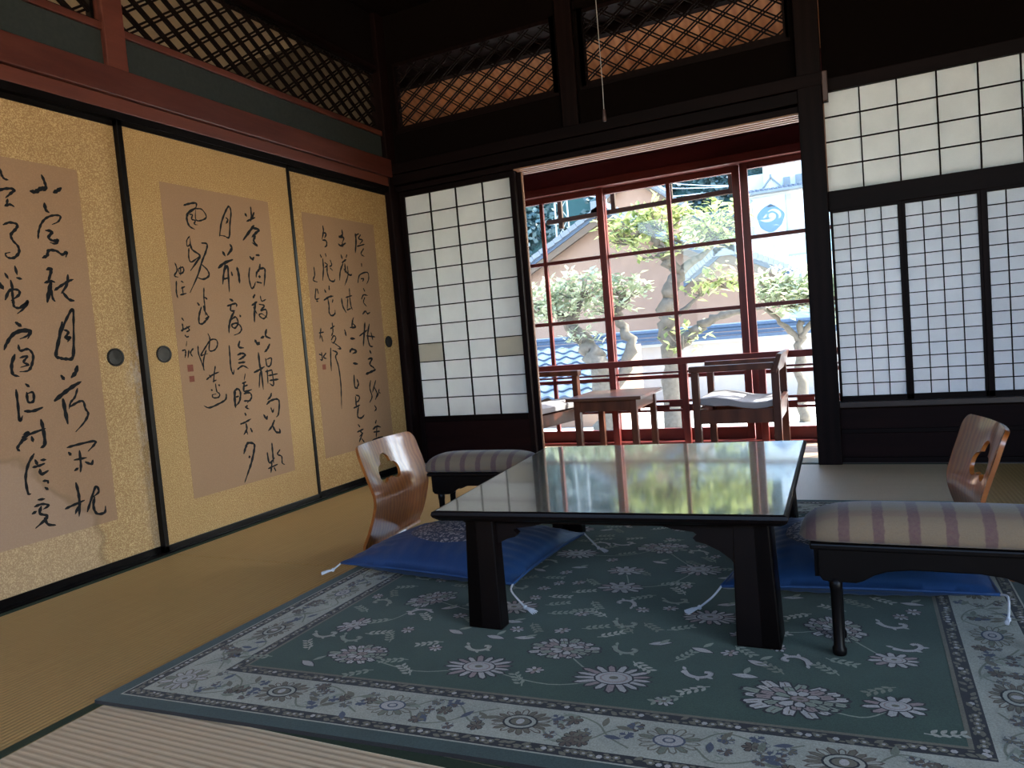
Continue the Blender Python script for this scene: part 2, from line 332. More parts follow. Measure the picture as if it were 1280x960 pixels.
# ---- sliding panels with calligraphy
INK = ['7:-2261,1493 -2253,1469 -2251,1448 -2263,1436;9:-2307,1428 -2290,1429 -2271,1442 -2254,1451;8:-2224,1436 -2208,1446 -2193,1458;8:-2263,1391 -2261,1369 -2250,1360;5:-2301,1261 -2297,1284 -2285,1313 -2265,1337 -2237,1351 -2210,1352 -2220,1331 -2245,1317;7:-2270,1293 -2248,1291 -2263,1268 -2247,1258 -2230,1262 -2242,1248 -2259,1251;7:-2293,1193 -2276,1203 -2268,1221 -2241,1222 -2220,1210 -2201,1221 -2207,1202;7:-2284,1151 -2268,1156 -2271,1140 -2286,1103;6:-2297,1103 -2274,1110 -2259,1106;9:-2274,1105 -2286,1069 -2296,1033;6:-2277,1084 -2275,1049 -2267,1036;6:-2264,1077 -2242,1092 -2209,1112 -2189,1120;6:-2208,1136 -2216,1100 -2241,1066;8:-2235,1070 -2215,1045 -2195,1040;6:-2277,879 -2256,931 -2227,982 -2205,1009 -2208,959 -2220,878;5:-2248,932 -2232,924 -2244,901 -2229,893;8:-2251,960 -2270,899 -2288,841 -2275,830 -2253,825 -2227,830 -2215,898 -2206,969;6:-2246,931 -2232,924 -2246,902 -2227,905 -2239,888;9:-2278,765 -2268,749;9:-2214,795 -2224,772 -2242,755;9:-2312,677 -2279,699 -2241,721 -2206,737;9:-2282,678 -2279,633 -2275,587;5:-2223,713 -2237,682 -2255,664 -2264,641;6:-2259,648 -2225,663 -2207,661 -2202,634 -2194,613 -2213,584 -2249,554;6:-2288,501 -2250,505 -2184,508 -2183,496 -2211,474;6:-2244,482 -2245,429 -2250,402;6:-2268,451 -2219,451;6:-2271,412 -2255,419;7:-2227,436 -2205,424 -2197,438;8:-2285,482 -2277,470;7:-2272,366 -2267,324 -2268,283 -2275,241;6:-2322,281 -2293,287 -2247,295;6:-2274,278 -2288,253;6:-2242,250 -2222,292 -2198,336 -2189,314 -2217,298;7:-2208,297 -2216,263 -2206,234 -2176,230 -2169,253;6:-2403,1490 -2399,1469 -2392,1458 -2379,1456;6:-2422,1403 -2410,1417 -2383,1426 -2363,1425 -2379,1408 -2396,1392;6:-2401,1364 -2384,1371 -2370,1365;5:-2389,1389 -2395,1370;6:-2414,1298 -2392,1308 -2368,1304 -2374,1288 -2393,1266 -2389,1246 -2374,1227 -2374,1205 -2393,1186 -2413,1186 -2419,1198 -2403,1204;6:-2429,1131 -2420,1112;6:-2393,1157 -2389,1127;6:-2392,1117 -2374,1113;10:-2453,1098 -2440,1076;6:-2413,1107 -2409,1071;6:-2438,1040 -2420,1072 -2392,1074 -2391,1058 -2419,1037;6:-2412,1079 -2413,1036 -2411,1016 -2392,1013 -2363,1036 -2381,1010 -2404,992;9:-2411,959 -2400,950;6:-2454,884 -2432,914 -2404,928 -2368,927 -2380,904;6:-2462,869 -2448,897 -2423,925 -2391,936 -2366,931 -2381,914 -2406,904;10:-2413,961 -2396,947;7:-2430,850 -2444,817 -2444,784 -2424,774;6:-2414,883 -2410,863 -2383,867 -2369,845 -2377,812 -2392,792 -2420,790;5:-2414,838 -2389,843 -2404,822 -2388,813 -2416,805;6:-2440,729 -2440,679 -2441,621 -2429,637;7:-2406,746 -2394,734;6:-2406,716 -2405,683 -2387,684 -2385,714 -2406,711;7:-2421,652 -2392,649 -2357,658;6:-2446,550 -2427,563 -2417,578 -2436,571;6:-2453,517 -2459,529 -2441,549 -2422,556;6:-2440,563 -2403,572 -2357,582;8:-2369,614 -2365,578 -2366,528 -2382,516;7:-2408,560 -2405,541;6:-2407,499 -2431,465 -2445,419 -2443,367 -2434,363;7:-2406,477 -2399,457;6:-2387,473 -2368,471;6:-2417,453 -2396,454 -2374,459;7:-2394,441 -2391,423 -2365,431;6:-2388,398 -2373,395 -2371,385;7:-2384,374 -2373,363;6:-2413,336 -2389,334;6:-2427,315 -2401,318 -2379,308 -2399,299;7:-2405,310 -2412,287 -2389,273 -2400,259 -2432,240;7:-2399,267 -2389,242 -2363,232;6:-2438,292 -2422,298',
 '8:-1321,1468 -1311,1455;6:-1262,1479 -1278,1452;5:-1280,1504 -1281,1464 -1290,1433;5:-1314,1432 -1257,1457;7:-1271,1416 -1302,1386 -1351,1338;7:-1285,1403 -1241,1400 -1267,1378 -1293,1358;7:-1268,1366 -1283,1342 -1264,1320 -1295,1332;7:-1319,1263 -1305,1251 -1292,1262;6:-1277,1273 -1253,1274;5:-1327,1209 -1338,1163 -1330,1113 -1313,1118 -1298,1143;6:-1257,1230 -1266,1205 -1285,1187 -1292,1164;6:-1271,1204 -1231,1211 -1232,1176 -1246,1122;8:-1269,1174 -1269,1162;5:-1291,1142 -1257,1138;6:-1312,1080 -1327,1063;6:-1337,1029 -1301,1047;7:-1314,1042 -1326,996 -1333,948;5:-1329,1019 -1311,987;4:-1277,1075 -1271,1050 -1241,1059;5:-1291,1034 -1257,1027 -1284,1004 -1249,1008 -1249,980 -1272,964 -1298,980 -1279,988 -1244,967;9:-1342,861 -1327,842 -1313,850;7:-1302,870 -1278,877;7:-1259,911 -1269,880 -1237,866;6:-1248,838 -1268,814 -1288,801;7:-1328,799 -1328,743 -1322,696 -1321,620;6:-1368,707 -1334,717 -1298,730;5:-1332,703 -1347,631;5:-1285,769 -1280,732 -1257,735 -1247,769 -1282,763;5:-1295,705 -1249,711;5:-1282,714 -1287,645;5:-1251,707 -1250,636 -1277,646;5:-1277,684 -1214,689;6:-1271,660 -1211,661;6:-1271,596 -1280,580 -1300,568;7:-1336,498 -1321,477 -1313,490;6:-1308,546 -1283,560 -1238,564 -1224,546 -1237,491 -1254,476;5:-1284,526 -1275,503 -1266,520;6:-1269,462 -1290,435 -1316,417;7:-1285,438 -1266,404 -1239,399 -1243,417;6:-1302,352 -1303,304 -1304,255;6:-1339,312 -1331,261 -1294,279;6:-1315,259 -1328,212;5:-1342,235 -1277,244;5:-1304,233 -1294,213;5:-1253,312 -1272,293 -1246,277 -1246,245 -1229,233;5:-1491,1345 -1473,1405 -1443,1459 -1417,1489 -1408,1463 -1421,1410 -1435,1345 -1463,1347 -1492,1348;5:-1442,1434 -1432,1424 -1446,1406;8:-1484,1274 -1470,1254;7:-1435,1311 -1427,1292 -1458,1259;7:-1518,1197 -1480,1222 -1427,1241;6:-1476,1215 -1491,1171 -1503,1124;6:-1480,1192 -1463,1209 -1465,1157 -1469,1088;5:-1493,1148 -1468,1154;6:-1444,1182 -1440,1164;8:-1407,1206 -1401,1175 -1401,1132;7:-1471,1056 -1450,1047;5:-1490,1024 -1438,1036 -1435,1020;5:-1468,1030 -1472,1003 -1446,1003;6:-1453,997 -1477,966 -1492,930 -1497,899;5:-1479,958 -1447,973 -1436,944 -1460,921 -1477,936 -1442,944 -1419,921 -1433,899 -1470,888;7:-1421,981 -1415,973;5:-1504,841 -1506,791 -1508,740 -1498,709 -1490,729;6:-1438,859 -1448,833 -1417,827;6:-1459,796 -1433,802 -1413,794 -1436,780 -1457,773;6:-1459,758 -1417,760;5:-1469,729 -1435,743 -1402,728;8:-1499,634 -1505,592 -1505,553;6:-1500,632 -1479,638 -1467,618 -1477,582 -1500,562;5:-1495,602 -1478,604;3:-1425,706 -1437,673;5:-1449,661 -1425,667;5:-1447,645 -1417,651;6:-1438,660 -1443,623 -1395,627;5:-1446,612 -1409,612 -1402,589 -1432,568;5:-1450,578 -1408,575;5:-1432,554 -1444,547 -1423,537;6:-1453,521 -1447,508;5:-1486,474 -1458,478 -1419,489;6:-1453,471 -1452,444 -1473,422;6:-1428,445 -1419,425;4:-1454,436 -1449,419;7:-1485,335 -1469,363 -1452,379 -1417,367 -1423,333 -1446,283 -1471,243 -1499,200;8:-1455,317 -1451,307;5:-1672,1460 -1641,1471 -1605,1478 -1610,1454;6:-1610,1456 -1653,1429 -1664,1401 -1654,1372 -1628,1361;4:-1611,1453 -1576,1454 -1556,1423 -1591,1403 -1616,1406 -1611,1449;4:-1648,1424 -1632,1423 -1639,1404 -1620,1400 -1627,1384 -1610,1382;3:-1659,1328 -1677,1307 -1677,1282 -1660,1297 -1660,1325;6:-1660,1297 -1653,1270 -1617,1249 -1625,1230 -1674,1177;4:-1670,1275 -1676,1233 -1664,1215 -1618,1243;5:-1598,1303 -1569,1301 -1578,1270 -1608,1219 -1639,1157 -1690,1080;5:-1610,1207 -1582,1184 -1577,1159 -1611,1142 -1645,1150;4:-1612,1104 -1618,1060 -1618,1029 -1620,980;6:-1656,1036 -1647,1024;6:-1612,1061 -1600,1053;4:-1751,1205 -1744,1175 -1761,1151 -1742,1145;4:-1737,1181 -1713,1189 -1712,1171 -1732,1160 -1737,1181;3:-1724,1194 -1729,1151;4:-1754,1128 -1760,1081 -1756,1055;4:-1730,1129 -1718,1123;4:-1733,1098 -1713,1106;4:-1742,1069 -1709,1077;3:-1728,1105 -1726,1068;5:-1638,1017 -1654,983 -1659,949 -1642,944 -1618,961 -1602,977 -1625,965;5:-1625,1023 -1621,1000 -1605,976;4:-1618,900 -1610,876 -1620,826 -1591,825 -1571,847 -1575,870 -1605,871 -1635,844 -1669,805 -1651,808 -1630,811;4:-1679,847 -1680,813 -1668,773 -1658,737;4:-1637,827 -1657,784 -1663,738;4:-1596,753 -1607,718 -1616,678;4:-1653,696 -1618,714 -1578,725;4:-1635,716 -1626,702;4:-1619,685 -1598,690;6:-1633,649 -1626,645;6:-1589,667 -1582,663;4:-1606,674 -1603,639 -1589,626 -1596,612 -1624,612 -1630,625 -1607,628;5:-1551,621 -1559,597 -1600,582 -1654,571 -1682,583;4:-1748,971 -1738,958;4:-1748,946 -1747,924 -1755,912;4:-1758,916 -1730,926 -1708,935;4:-1727,934 -1715,918 -1733,910;4:-1741,897 -1732,888 -1721,891;2:-1735,870 -1741,846;4:-1764,830 -1748,832 -1748,816 -1754,799;4:-1729,831 -1738,798;4:-1705,837 -1722,820 -1713,802',
 '6:-725,1477 -724,1448 -742,1403;6:-726,1440 -703,1436 -720,1412;6:-738,1398 -709,1397 -708,1373 -727,1360;6:-771,1315 -761,1299;5:-726,1325 -722,1308;6:-753,1293 -755,1239 -771,1174;5:-740,1274 -718,1262 -745,1245;6:-721,1255 -726,1220 -711,1179 -678,1172 -664,1185;5:-690,1291 -681,1264 -704,1254;5:-698,1247 -677,1233;7:-764,1123 -753,1106;6:-722,1145 -724,1121;6:-777,1065 -730,1084 -694,1089;6:-743,1073 -739,1032 -743,997 -725,979 -695,990 -690,1012;5:-700,1069 -709,1052;5:-833,1243 -833,1201 -848,1172 -815,1163;5:-834,1127 -847,1071 -813,1075;5:-825,1126 -817,1098;5:-840,1059 -826,1057;7:-560,1473 -560,1443 -592,1429 -550,1430 -567,1398;7:-604,1389 -581,1380 -535,1400;5:-567,1400 -564,1373;7:-590,1328 -581,1304;5:-536,1332 -546,1314;6:-586,1283 -545,1305;6:-580,1277 -610,1233 -624,1180;7:-563,1278 -558,1235 -525,1215 -505,1221;5:-574,1249 -564,1226;5:-542,1266 -543,1214 -583,1152;7:-623,1077 -618,1033 -593,996;5:-543,1136 -545,1090;5:-583,1083 -524,1096;5:-566,1077 -581,1017;6:-547,1084 -543,1033 -532,1013;5:-583,1011 -547,1020;6:-570,910 -518,912 -546,939 -528,969;6:-624,898 -612,872;8:-436,1464 -436,1419 -454,1349;5:-433,1455 -401,1467;5:-386,1462 -409,1436 -371,1432 -403,1405;5:-431,1389 -355,1408;5:-368,1381 -399,1348 -368,1334;5:-403,1290 -405,1271;5:-456,1173 -431,1220 -353,1239 -346,1201 -373,1168;5:-423,1198 -395,1199 -412,1182;6:-408,1141 -396,1122;5:-436,1077 -413,1102 -372,1099;5:-403,1087 -420,1057 -390,1033;6:-438,988 -409,1005 -392,990 -363,998;8:-426,936 -444,867 -463,797;6:-489,859 -409,892;7:-384,927 -411,857 -399,799 -367,791;6:-421,857 -336,848;6:-374,875 -363,829;8:-405,769 -391,748;7:-429,717 -388,720 -416,687 -389,668 -367,653;8:-463,630 -410,640 -361,650;6:-424,587 -439,544 -425,491 -455,458;6:-374,583 -417,515;6:-397,550 -372,503 -395,469;6:-346,528 -371,484;6:-345,509 -339,500;6:-408,435 -394,415 -413,402;6:-405,345 -418,326;7:-446,296 -405,308 -366,297;6:-441,278 -377,274;6:-405,307 -423,240;7:-463,230 -409,235 -353,236;8:-578,846 -534,844;7:-623,881 -611,862;7:-538,954 -552,911 -516,915;8:-596,768 -572,784 -532,770 -571,758;8:-574,702 -530,695;7:-577,633 -580,566 -552,554;7:-554,607 -543,579 -562,558;6:-577,516 -546,504 -559,480 -588,475;7:-582,508 -584,440;6:-608,444 -547,455;7:-564,448 -580,392 -547,378 -516,393;6:-583,344 -567,326;6:-597,302 -536,311;6:-581,309 -554,288 -580,273;6:-547,289 -590,241;6:-562,257 -540,232;5:-746,906 -708,922;5:-726,939 -727,890 -745,865;5:-748,843 -725,866 -707,854 -731,826 -750,836;5:-721,823 -671,793 -701,793;6:-760,798 -769,734 -773,672;6:-745,784 -707,770 -725,747 -708,690 -703,601 -709,522 -717,454;5:-826,910 -842,852;5:-844,885 -804,889;5:-828,870 -819,836;5:-861,770 -835,761;5:-840,778 -839,738 -858,742;5:-804,773 -828,752 -802,742']
def ribbons(txt, x, bold=1.35):
    mb = MB(); rnd = random.Random(3)
    for st in txt.split(';'):
        w, pts = st.split(':'); w = float(w) / 1000 * bold
        P = [tuple(float(c) / 1000 for c in p.split(',')) for p in pts.split()]
        Q = catmull([(p[0], p[1], 0) for p in P], 7 if len(P) > 2 else 6); n = len(Q); vs = []; d0 = rnd.uniform(0.0, 0.0004)
        for i, p in enumerate(Q):
            t = i / (n - 1); tg = (Q[min(i + 1, n - 1)] - Q[max(i - 1, 0)]); tg = tg.normalized() if tg.length > 1e-9 else Vector((1, 0, 0))
            # a brush pressed at an angle: strokes running down to the left swell, thin strokes run up to the right
            press = 0.80 + 0.28 * abs(tg.x * 0.6 + tg.y * 0.8)
            k = press * min(1.0, 0.55 + t * 5) * min(1.0, 0.30 + (1 - t) * 3.0) * (0.92 + 0.16 * math.sin(i * 1.3 + w * 9000))
            nrm = Vector((-tg.y, tg.x, 0)) * (w * 0.62 * k); vs += [p + nrm, p - nrm]
        V = [(x + 0.0006 + d0, v.x, v.y) for v in vs]; mb.add(V, [(2 * i, 2 * i + 1, 2 * i + 3, 2 * i + 2) for i in range(n - 1)])
        for c, e in ((Q[0], 0), (Q[-1], 2 * n - 2)):     # rounded ends
            r = (Vector(V[e]) - Vector(V[e + 1])).length / 2
            mb.add([(x + 0.0006 + d0, c.x + r * math.cos(a * PI / 4), c.y + r * math.sin(a * PI / 4)) for a in range(8)], [tuple(range(8))])
    return mb
def fusuma(n, y0, y1, x, label, ink, scroll, pulls, mats, jam_l=0.022, jam_r=0.022):
    d = struct('door_%d' % n, MB().box(x - 0.02, x - 0.004, y0 + 0.01, y1 - 0.01, 0.02, HK - 0.01), mats[0], label, 'sliding panel')
    box('gold_paper', (x - 0.004, x, y0 + jam_l, y1 - jam_r, 0.03, HK - 0.02), mats[0], d)
    for a in ((y0, y0 + jam_l, 0.004, HK + 0.01), (y1 - jam_r, y1, 0.004, HK + 0.01), (y0, y1, 0.004, 0.032), (y0, y1, HK - 0.022, HK + 0.01)):
        box('lacquer_frame', (x - 0.024, x + 0.004, a[0], a[1], a[2], a[3]), 'black_lacquer', d, bevel=0.002)
    if scroll:
        s = box('scroll_paper', (x - 0.0005, x + 0.0006, *scroll), mats[1], d)
        obj('calligraphy', ribbons(ink, x + 0.0006, 1.35 if n == 1 else 1.55), 'ink', s)
        if n > 1:
            for (cy, cz, r) in ((-1.731, 0.753, 0.015), (-1.729, 0.706, 0.013)) if n == 2 else ((-0.829, 0.698, 0.014),):
                box('seal_mark', (x + 0.0004, x + 0.0011, cy - r, cy + r, cz - r, cz + r), 'seal_red', s)
    for (py, pz) in pulls:
        q = obj('finger_pull', MB().lathe([(0.036, 0.0005), (0.036, 0.0045), (0.030, 0.0055), (0.028, 0.003), (0.004, 0.0015)], (x, py, pz), 24, 'x'), 'iron', d, smooth=False)
    return d
M['iron'] = m_plain('dark_iron', (0.02, 0.017, 0.015, 1), 0.45, 0.5, 0.3, 80, metal=0.6)
fusuma(1, -2.905, -1.928, -0.014, 'nearest gold sliding panel with large ink calligraphy and a water stain', INK[0], (-2.80, -2.125, 0.19, 1.535), [(-2.056, 0.82)], ('gold_paper_worn', 'scroll_paper_worn'))
fusuma(2, -1.955, -0.985, 0.012, 'middle gold sliding panel with three columns of ink calligraphy and red seals', INK[1], (-1.785, -1.16, 0.19, 1.545), [(-1.856, 0.82)], ('gold_paper', 'scroll_paper'))
fusuma(3, -1.005, -0.055, -0.014, 'dim gold sliding panel with calligraphy beside the dark corner post', INK[2], (-0.889, -0.245, 0.20, 1.536), [(-0.199, 0.814)], ('gold_paper', 'scroll_paper'))

# ---- rear wall
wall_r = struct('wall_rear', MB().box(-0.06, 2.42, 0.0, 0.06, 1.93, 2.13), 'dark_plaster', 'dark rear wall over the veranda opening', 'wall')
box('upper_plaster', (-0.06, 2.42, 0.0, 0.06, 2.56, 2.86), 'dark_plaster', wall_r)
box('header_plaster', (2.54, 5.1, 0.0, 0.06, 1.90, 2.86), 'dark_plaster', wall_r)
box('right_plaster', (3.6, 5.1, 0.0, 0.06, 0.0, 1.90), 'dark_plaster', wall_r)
hd = struct('trim_3', MB().box(0.03, 2.43, -0.03, 0.13, HK, 1.79), 'dark_wood_x', 'dark header beam over the veranda opening with a grooved underside', 'header beam')
for k in range(4): box('groove_rib', (0.86, 2.43, -0.026 + 0.042 * k, -0.004 + 0.042 * k, HK - 0.008, HK + 0.001), 'rib_board', hd)
box('rail_beam', (0.03, 2.54, -0.048, 0.06, 1.80, 1.862), 'dark_wood_x', hd, bevel=0.003)
box('rail_beam', (0.03, 2.552, -0.058, 0.06, 1.865, 1.93), 'dark_wood_x', hd, bevel=0.004)
M['end_wood'] = m_wood('end_wood', (0.05, 0.022, 0.018), (0.10, 0.05, 0.04), 0.5)
box('end_cap', (2.538, 2.562, -0.064, -0.01, 1.785, 1.925), 'end_wood', hd, bevel=0.003, label='pale brown end cap of the dark beam')
struct('trim_4', MB().box(-0.06, 0.03, -0.09, 0.06, 0.0, 2.86), 'dark_wood', 'dark corner post between panels and paper screen', 'post', bevel=0.004)
struct('trim_5', MB().box(2.424, 2.536, -0.055, 0.07, 0.0, 2.86), 'dark_wood', 'dark square post right of the veranda opening', 'post', bevel=0.004)
struct('trim_6', MB().box(1.19, 1.285, -0.03, 0.06, 1.93, 2.86), 'dark_wood', 'short dark post between the two rear lattice transoms', 'post', bevel=0.003)
for n, (x0, L) in ((7, (0.087, 1.058)), (8, (1.334, 1.040))):
    t_ = struct('trim_%d' % n, MB().box(x0 - 0.03, x0 + L + 0.03, -0.005, 0.045, 2.125, 2.142), 'dark_wood_x', ('left' if n == 7 else 'right') + ' rear transom of crossed double bars with orange boards behind', 'transom')
    fr_ = lambda a, b, c, x0=x0: (x0 + a, 0.02 - c, 2.165 + b)
    frame(t_, 'lattice_frame', L, 0.375, fr_, 0.024, 0.02, 'dark_wood'); lattice_bars(t_, L, 0.375, fr_, 'muntin')
box('filler_panel', (1.14, 1.34, 0.0, 0.04, 2.13, 2.57), 'dark_plaster', wall_r)
box('filler_panel', (-0.06, 0.07, 0.0, 0.04, 2.13, 2.57), 'dark_plaster', wall_r)
box('filler_panel', (2.385, 2.43, 0.0, 0.04, 2.13, 2.57), 'dark_plaster', wall_r)
struct('trim_9', MB().box(0.03, 5.0, -0.02, 0.13, -0.03, 0.004), 'sill', 'worn wooden sill along the edge of the tatami', 'sill')
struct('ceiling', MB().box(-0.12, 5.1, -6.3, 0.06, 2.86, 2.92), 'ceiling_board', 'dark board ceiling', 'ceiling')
wr_ = struct('wall_right', MB().box(4.93, 5.02, -6.3, 0.0, 2.15, 2.86), 'dark_plaster', 'right wall over the open side of the room', 'wall')
box('corner_wall', (4.93, 5.02, -3.2, 0.0, -0.03, 2.15), 'dark_plaster', wr_); box('corner_wall', (4.93, 5.02, -6.3, -6.0, -0.03, 2.15), 'dark_plaster', wr_)
box('low_wall', (4.93, 5.02, -6.0, -3.2, -0.03, 0.10), 'dark_plaster', wr_)
for y in (-4.6,): box('side_post', (4.93, 5.02, y - 0.05, y + 0.05, 0.10, 2.15), 'dark_wood', wr_)
eav = struct('ceiling_added_eave', MB().box(5.02, 5.70, -6.6, 1.0, 2.45, 2.52), 'ceiling_board', 'unseen eave added on the right to limit the sun coming in', 'eave')  # out of view; added to control sun through the right opening
wb_ = struct('wall_back', MB().box(-2.5, 5.1, -6.36, -6.3, 2.62, 2.95), 'dark_plaster', 'wall over the open back side of the room', 'wall')
box('lower_wall', (-0.12, 0.12, -6.36, -6.3, -0.03, 2.62), 'dark_plaster', wb_); box('lower_wall', (0.12, 5.02, -6.36, -6.3, -0.03, 1.5), 'dark_plaster', wb_)

# ---- paper screens
def screen_panes(parent, xs, zs, y, mats, patched=()):
    for i in range(len(xs) - 1):
        for j in range(len(zs) - 1):
            special = (i, j) in patched
            o = box('paper_pane', (xs[i], xs[i + 1], y, y + 0.0012, zs[j], zs[j + 1]), 'paper_patch' if special else mats, parent)
            if special: o['label'] = 'patched beige paper pane'
    return
def muntins(parent, xs, zs, y, w=0.006, d=0.012):
    for x in xs[1:-1]: box('muntin', (x - w / 2, x + w / 2, y - d, y, zs[0], zs[-1]), 'muntin', parent)
    for z in zs[1:-1]: box('muntin', (xs[0], xs[-1], y - d * 0.9, y - 0.0005, z - w / 2, z + w / 2), 'muntin', parent)
lin_ = lambda a, b, n: [a + (b - a) * i / n for i in range(n + 1)]
scr = struct('door_4', MB().box(0.034, 0.848, 0.006, 0.03, 0.0, 0.03), 'dark_wood_x', 'tall paper screen of forty-eight panes beside the dark corner post', 'paper screen')
xs = lin_(0.066, 0.814, 4); zs = lin_(0.311, 1.728, 12)
screen_panes(scr, xs, zs, 0.018, 'paper', {(0, 3), (3, 3)}); muntins(scr, xs, zs, 0.018)
for a in ((0.034, 0.066, 0.0, HK), (0.814, 0.848, 0.0, HK)): box('stile', (a[0], a[1], 0.002, 0.032, a[2], a[3]), 'dark_wood', scr, bevel=0.002)
box('rail', (0.066, 0.814, 0.002, 0.032, 1.728, HK), 'dark_wood_x', scr); box('rail', (0.066, 0.814, 0.002, 0.032, 0.275, 0.311), 'dark_wood_x', scr, bevel=0.002)
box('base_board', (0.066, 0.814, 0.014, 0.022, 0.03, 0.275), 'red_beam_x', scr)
sc2 = struct('door_5', MB().box(0.838, 0.872, 0.044, 0.074, 0.0, HK), 'dark_wood', 'edge stile of the second screen slid behind the first', 'paper screen', bevel=0.002)
box('edge_strip', (0.872, 0.878, 0.050, 0.068, 0.0, HK), 'rib_board', sc2)
sc3 = struct('trim_10', MB().box(0.80, 0.842, 0.086, 0.118, 0.0, HK), 'dark_wood', 'outermost screen stile at the left of the opening', 'paper screen', bevel=0.002)

# right side: upper screen, three fine screens, low wall
up = struct('window_1', MB().box(2.536, 3.62, 0.0, 0.05, 1.265, 1.36), 'dark_wood_x', 'upper paper screen with four rows of large panes', 'paper screen', bevel=0.003)
box('top_rail', (2.536, 3.62, -0.01, 0.05, 1.838, 1.90), 'dark_wood_x', up, bevel=0.003)
xs = [2.540, 2.697, 2.857, 3.020, 3.183, 3.345, 3.505, 3.61]; zs = lin_(1.362, 1.838, 4)
screen_panes(up, xs, zs, 0.018, 'paper'); muntins(up, xs, zs, 0.018)
box('edge_strip', (2.536, 2.541, 0.0, 0.016, 1.36, 1.838), 'rib_board', up)
for n, (x0, x1, p0, p1) in enumerate(((2.540, 2.853, 2.552, 2.836), (2.846, 3.178, 2.868, 3.160), (3.171, 3.50, 3.197, 3.49))):
    yy = 0.006 if n == 1 else 0.0
    s_ = struct('window_%d' % (n + 2), MB().box(x0, x1, yy, yy + 0.024, 0.312, 0.338), 'dark_wood_x',
                ['fine paper screen of small panes nearest the dark post', 'middle fine paper screen of small panes', 'fine paper screen cut by the right frame edge'][n], 'paper screen')
    xs = lin_(p0, p1, 4); zs = lin_(0.338, 1.252, 15)
    screen_panes(s_, xs, zs, yy + 0.014, 'paper_blue'); muntins(s_, xs, zs, yy + 0.014, 0.0042, 0.009)
    box('stile', (x0, p0, yy, yy + 0.024, 0.312, 1.266), 'dark_wood', s_, bevel=0.0015); box('stile', (p1, x1, yy, yy + 0.024, 0.312, 1.266), 'dark_wood', s_, bevel=0.0015)
    box('rail', (p0, p1, yy, yy + 0.024, 1.252, 1.266), 'dark_wood_x', s_)
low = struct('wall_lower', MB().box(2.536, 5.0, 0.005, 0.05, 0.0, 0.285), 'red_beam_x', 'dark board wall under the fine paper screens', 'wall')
box('ledge', (2.536, 3.62, -0.045, 0.06, 0.284, 0.312), 'sill', low, bevel=0.003)
box('cross_rail', (2.536, 3.62, -0.006, 0.05, 0.150, 0.172), 'dark_wood_x', low, bevel=0.002)
box('foot_rail', (2.536, 3.62, -0.012, 0.05, 0.0, 0.03), 'dark_wood_x', low, bevel=0.002)
box('screen_post', (3.50, 3.62, 0.0, 0.05, 0.31, 1.27), 'dark_wood', low)

# ---- next room seen through the left lattice
nx = struct('wall_next_room', MB().box(-2.5, -2.42, -6.3, 0.06, 0.0, 2.86), 'beige_plaster', 'pale plaster wall of the next room behind the left lattice', 'wall')
M['dimmed_plaster'] = m_plain('dimmed_plaster', (0.07, 0.055, 0.04, 1), 0.9, 0.1, 0.2, 20); box('end_wall', (-2.5, -0.08, 0.0, 0.06, 0.0, 2.86), 'dimmed_plaster', nx); box('next_floor', (-2.5, -0.08, -6.3, 0.0, -0.06, 0.0), 'tatami_y', nx)  # end wall coloured dark, standing in for light fading behind the lattice
box('next_ceiling', (-2.5, -0.08, -6.3, 0.06, 2.86, 2.92), 'beige_plaster', nx)

# ================================================================ THE VERANDA
vf = struct('floor_veranda', MB().box(-0.7, 4.5, 0.13, 1.1, -0.12, -0.075), 'red_board', 'veranda floor of narrow pale boards', 'floor')
for k in range(8): box('floor_board', (-0.7, 4.5, 0.131 + k * 0.1205, 0.131 + (k + 1) * 0.1205 - 0.003, -0.075, -0.05), 'veranda_floor', vf)
vc = struct('ceiling_veranda', MB().add([(-0.7, 0.06, 2.80), (4.5, 0.06, 2.80), (4.5, 1.35, 2.267), (-0.7, 1.35, 2.267), (-0.7, 0.06, 2.86), (4.5, 0.06, 2.86), (4.5, 1.35, 2.34), (-0.7, 1.35, 2.34)],
     [(0, 1, 2, 3), (7, 6, 5, 4), (0, 4, 5, 1), (1, 5, 6, 2), (2, 6, 7, 3), (3, 7, 4, 0)]), 'orange_board', 'orange board ceiling sloping over the veranda', 'ceiling')
for k in range(11):
    x = -0.45 + k * 0.46
    obj('rafter', MB().bar((x, 0.07, 2.775), (x, 1.85, 2.035), 0.045, 0.05), 'orange_board', vc)
box('purlin', (-0.7, 4.5, 0.065, 0.40, 2.60, 2.66), 'dark_wood_x', vc); box('purlin', (-0.7, 4.5, 0.34, 0.40, 2.54, 2.60), 'dark_wood_x', vc)
vw = struct('wall_veranda', MB().box(-0.7, 4.5, 1.0, 1.06, 1.83, 2.385), 'red_board', 'dark red board wall over the glass doors', 'wall')
box('door_header', (-0.7, 4.5, 0.93, 1.09, 1.775, 1.83), 'red_wood_x', vw, bevel=0.003)
box('door_sill', (-0.7, 4.5, 0.94, 1.10, -0.10, -0.03), 'red_wood_x', vw, bevel=0.003)
box('cover_batten', (-0.7, 4.5, 0.985, 1.0, 1.955, 1.985), 'red_board', vw)
for x in (-0.2, 0.35, 0.9, 1.45, 1.72, 1.83, 2.0, 2.3): box('cover_batten', (x, x + 0.05, 0.99, 1.0, 1.985, 2.3), 'red_board', vw)
for a in ((-0.76, -0.70), (4.5, 4.56)): box('end_wall', (a[0], a[1], 0.06, 1.1, -0.12, 2.6), 'red_board', vw)
rails = [-0.03, 0.05, 0.42, 0.852, 1.296, 1.742, 1.775]
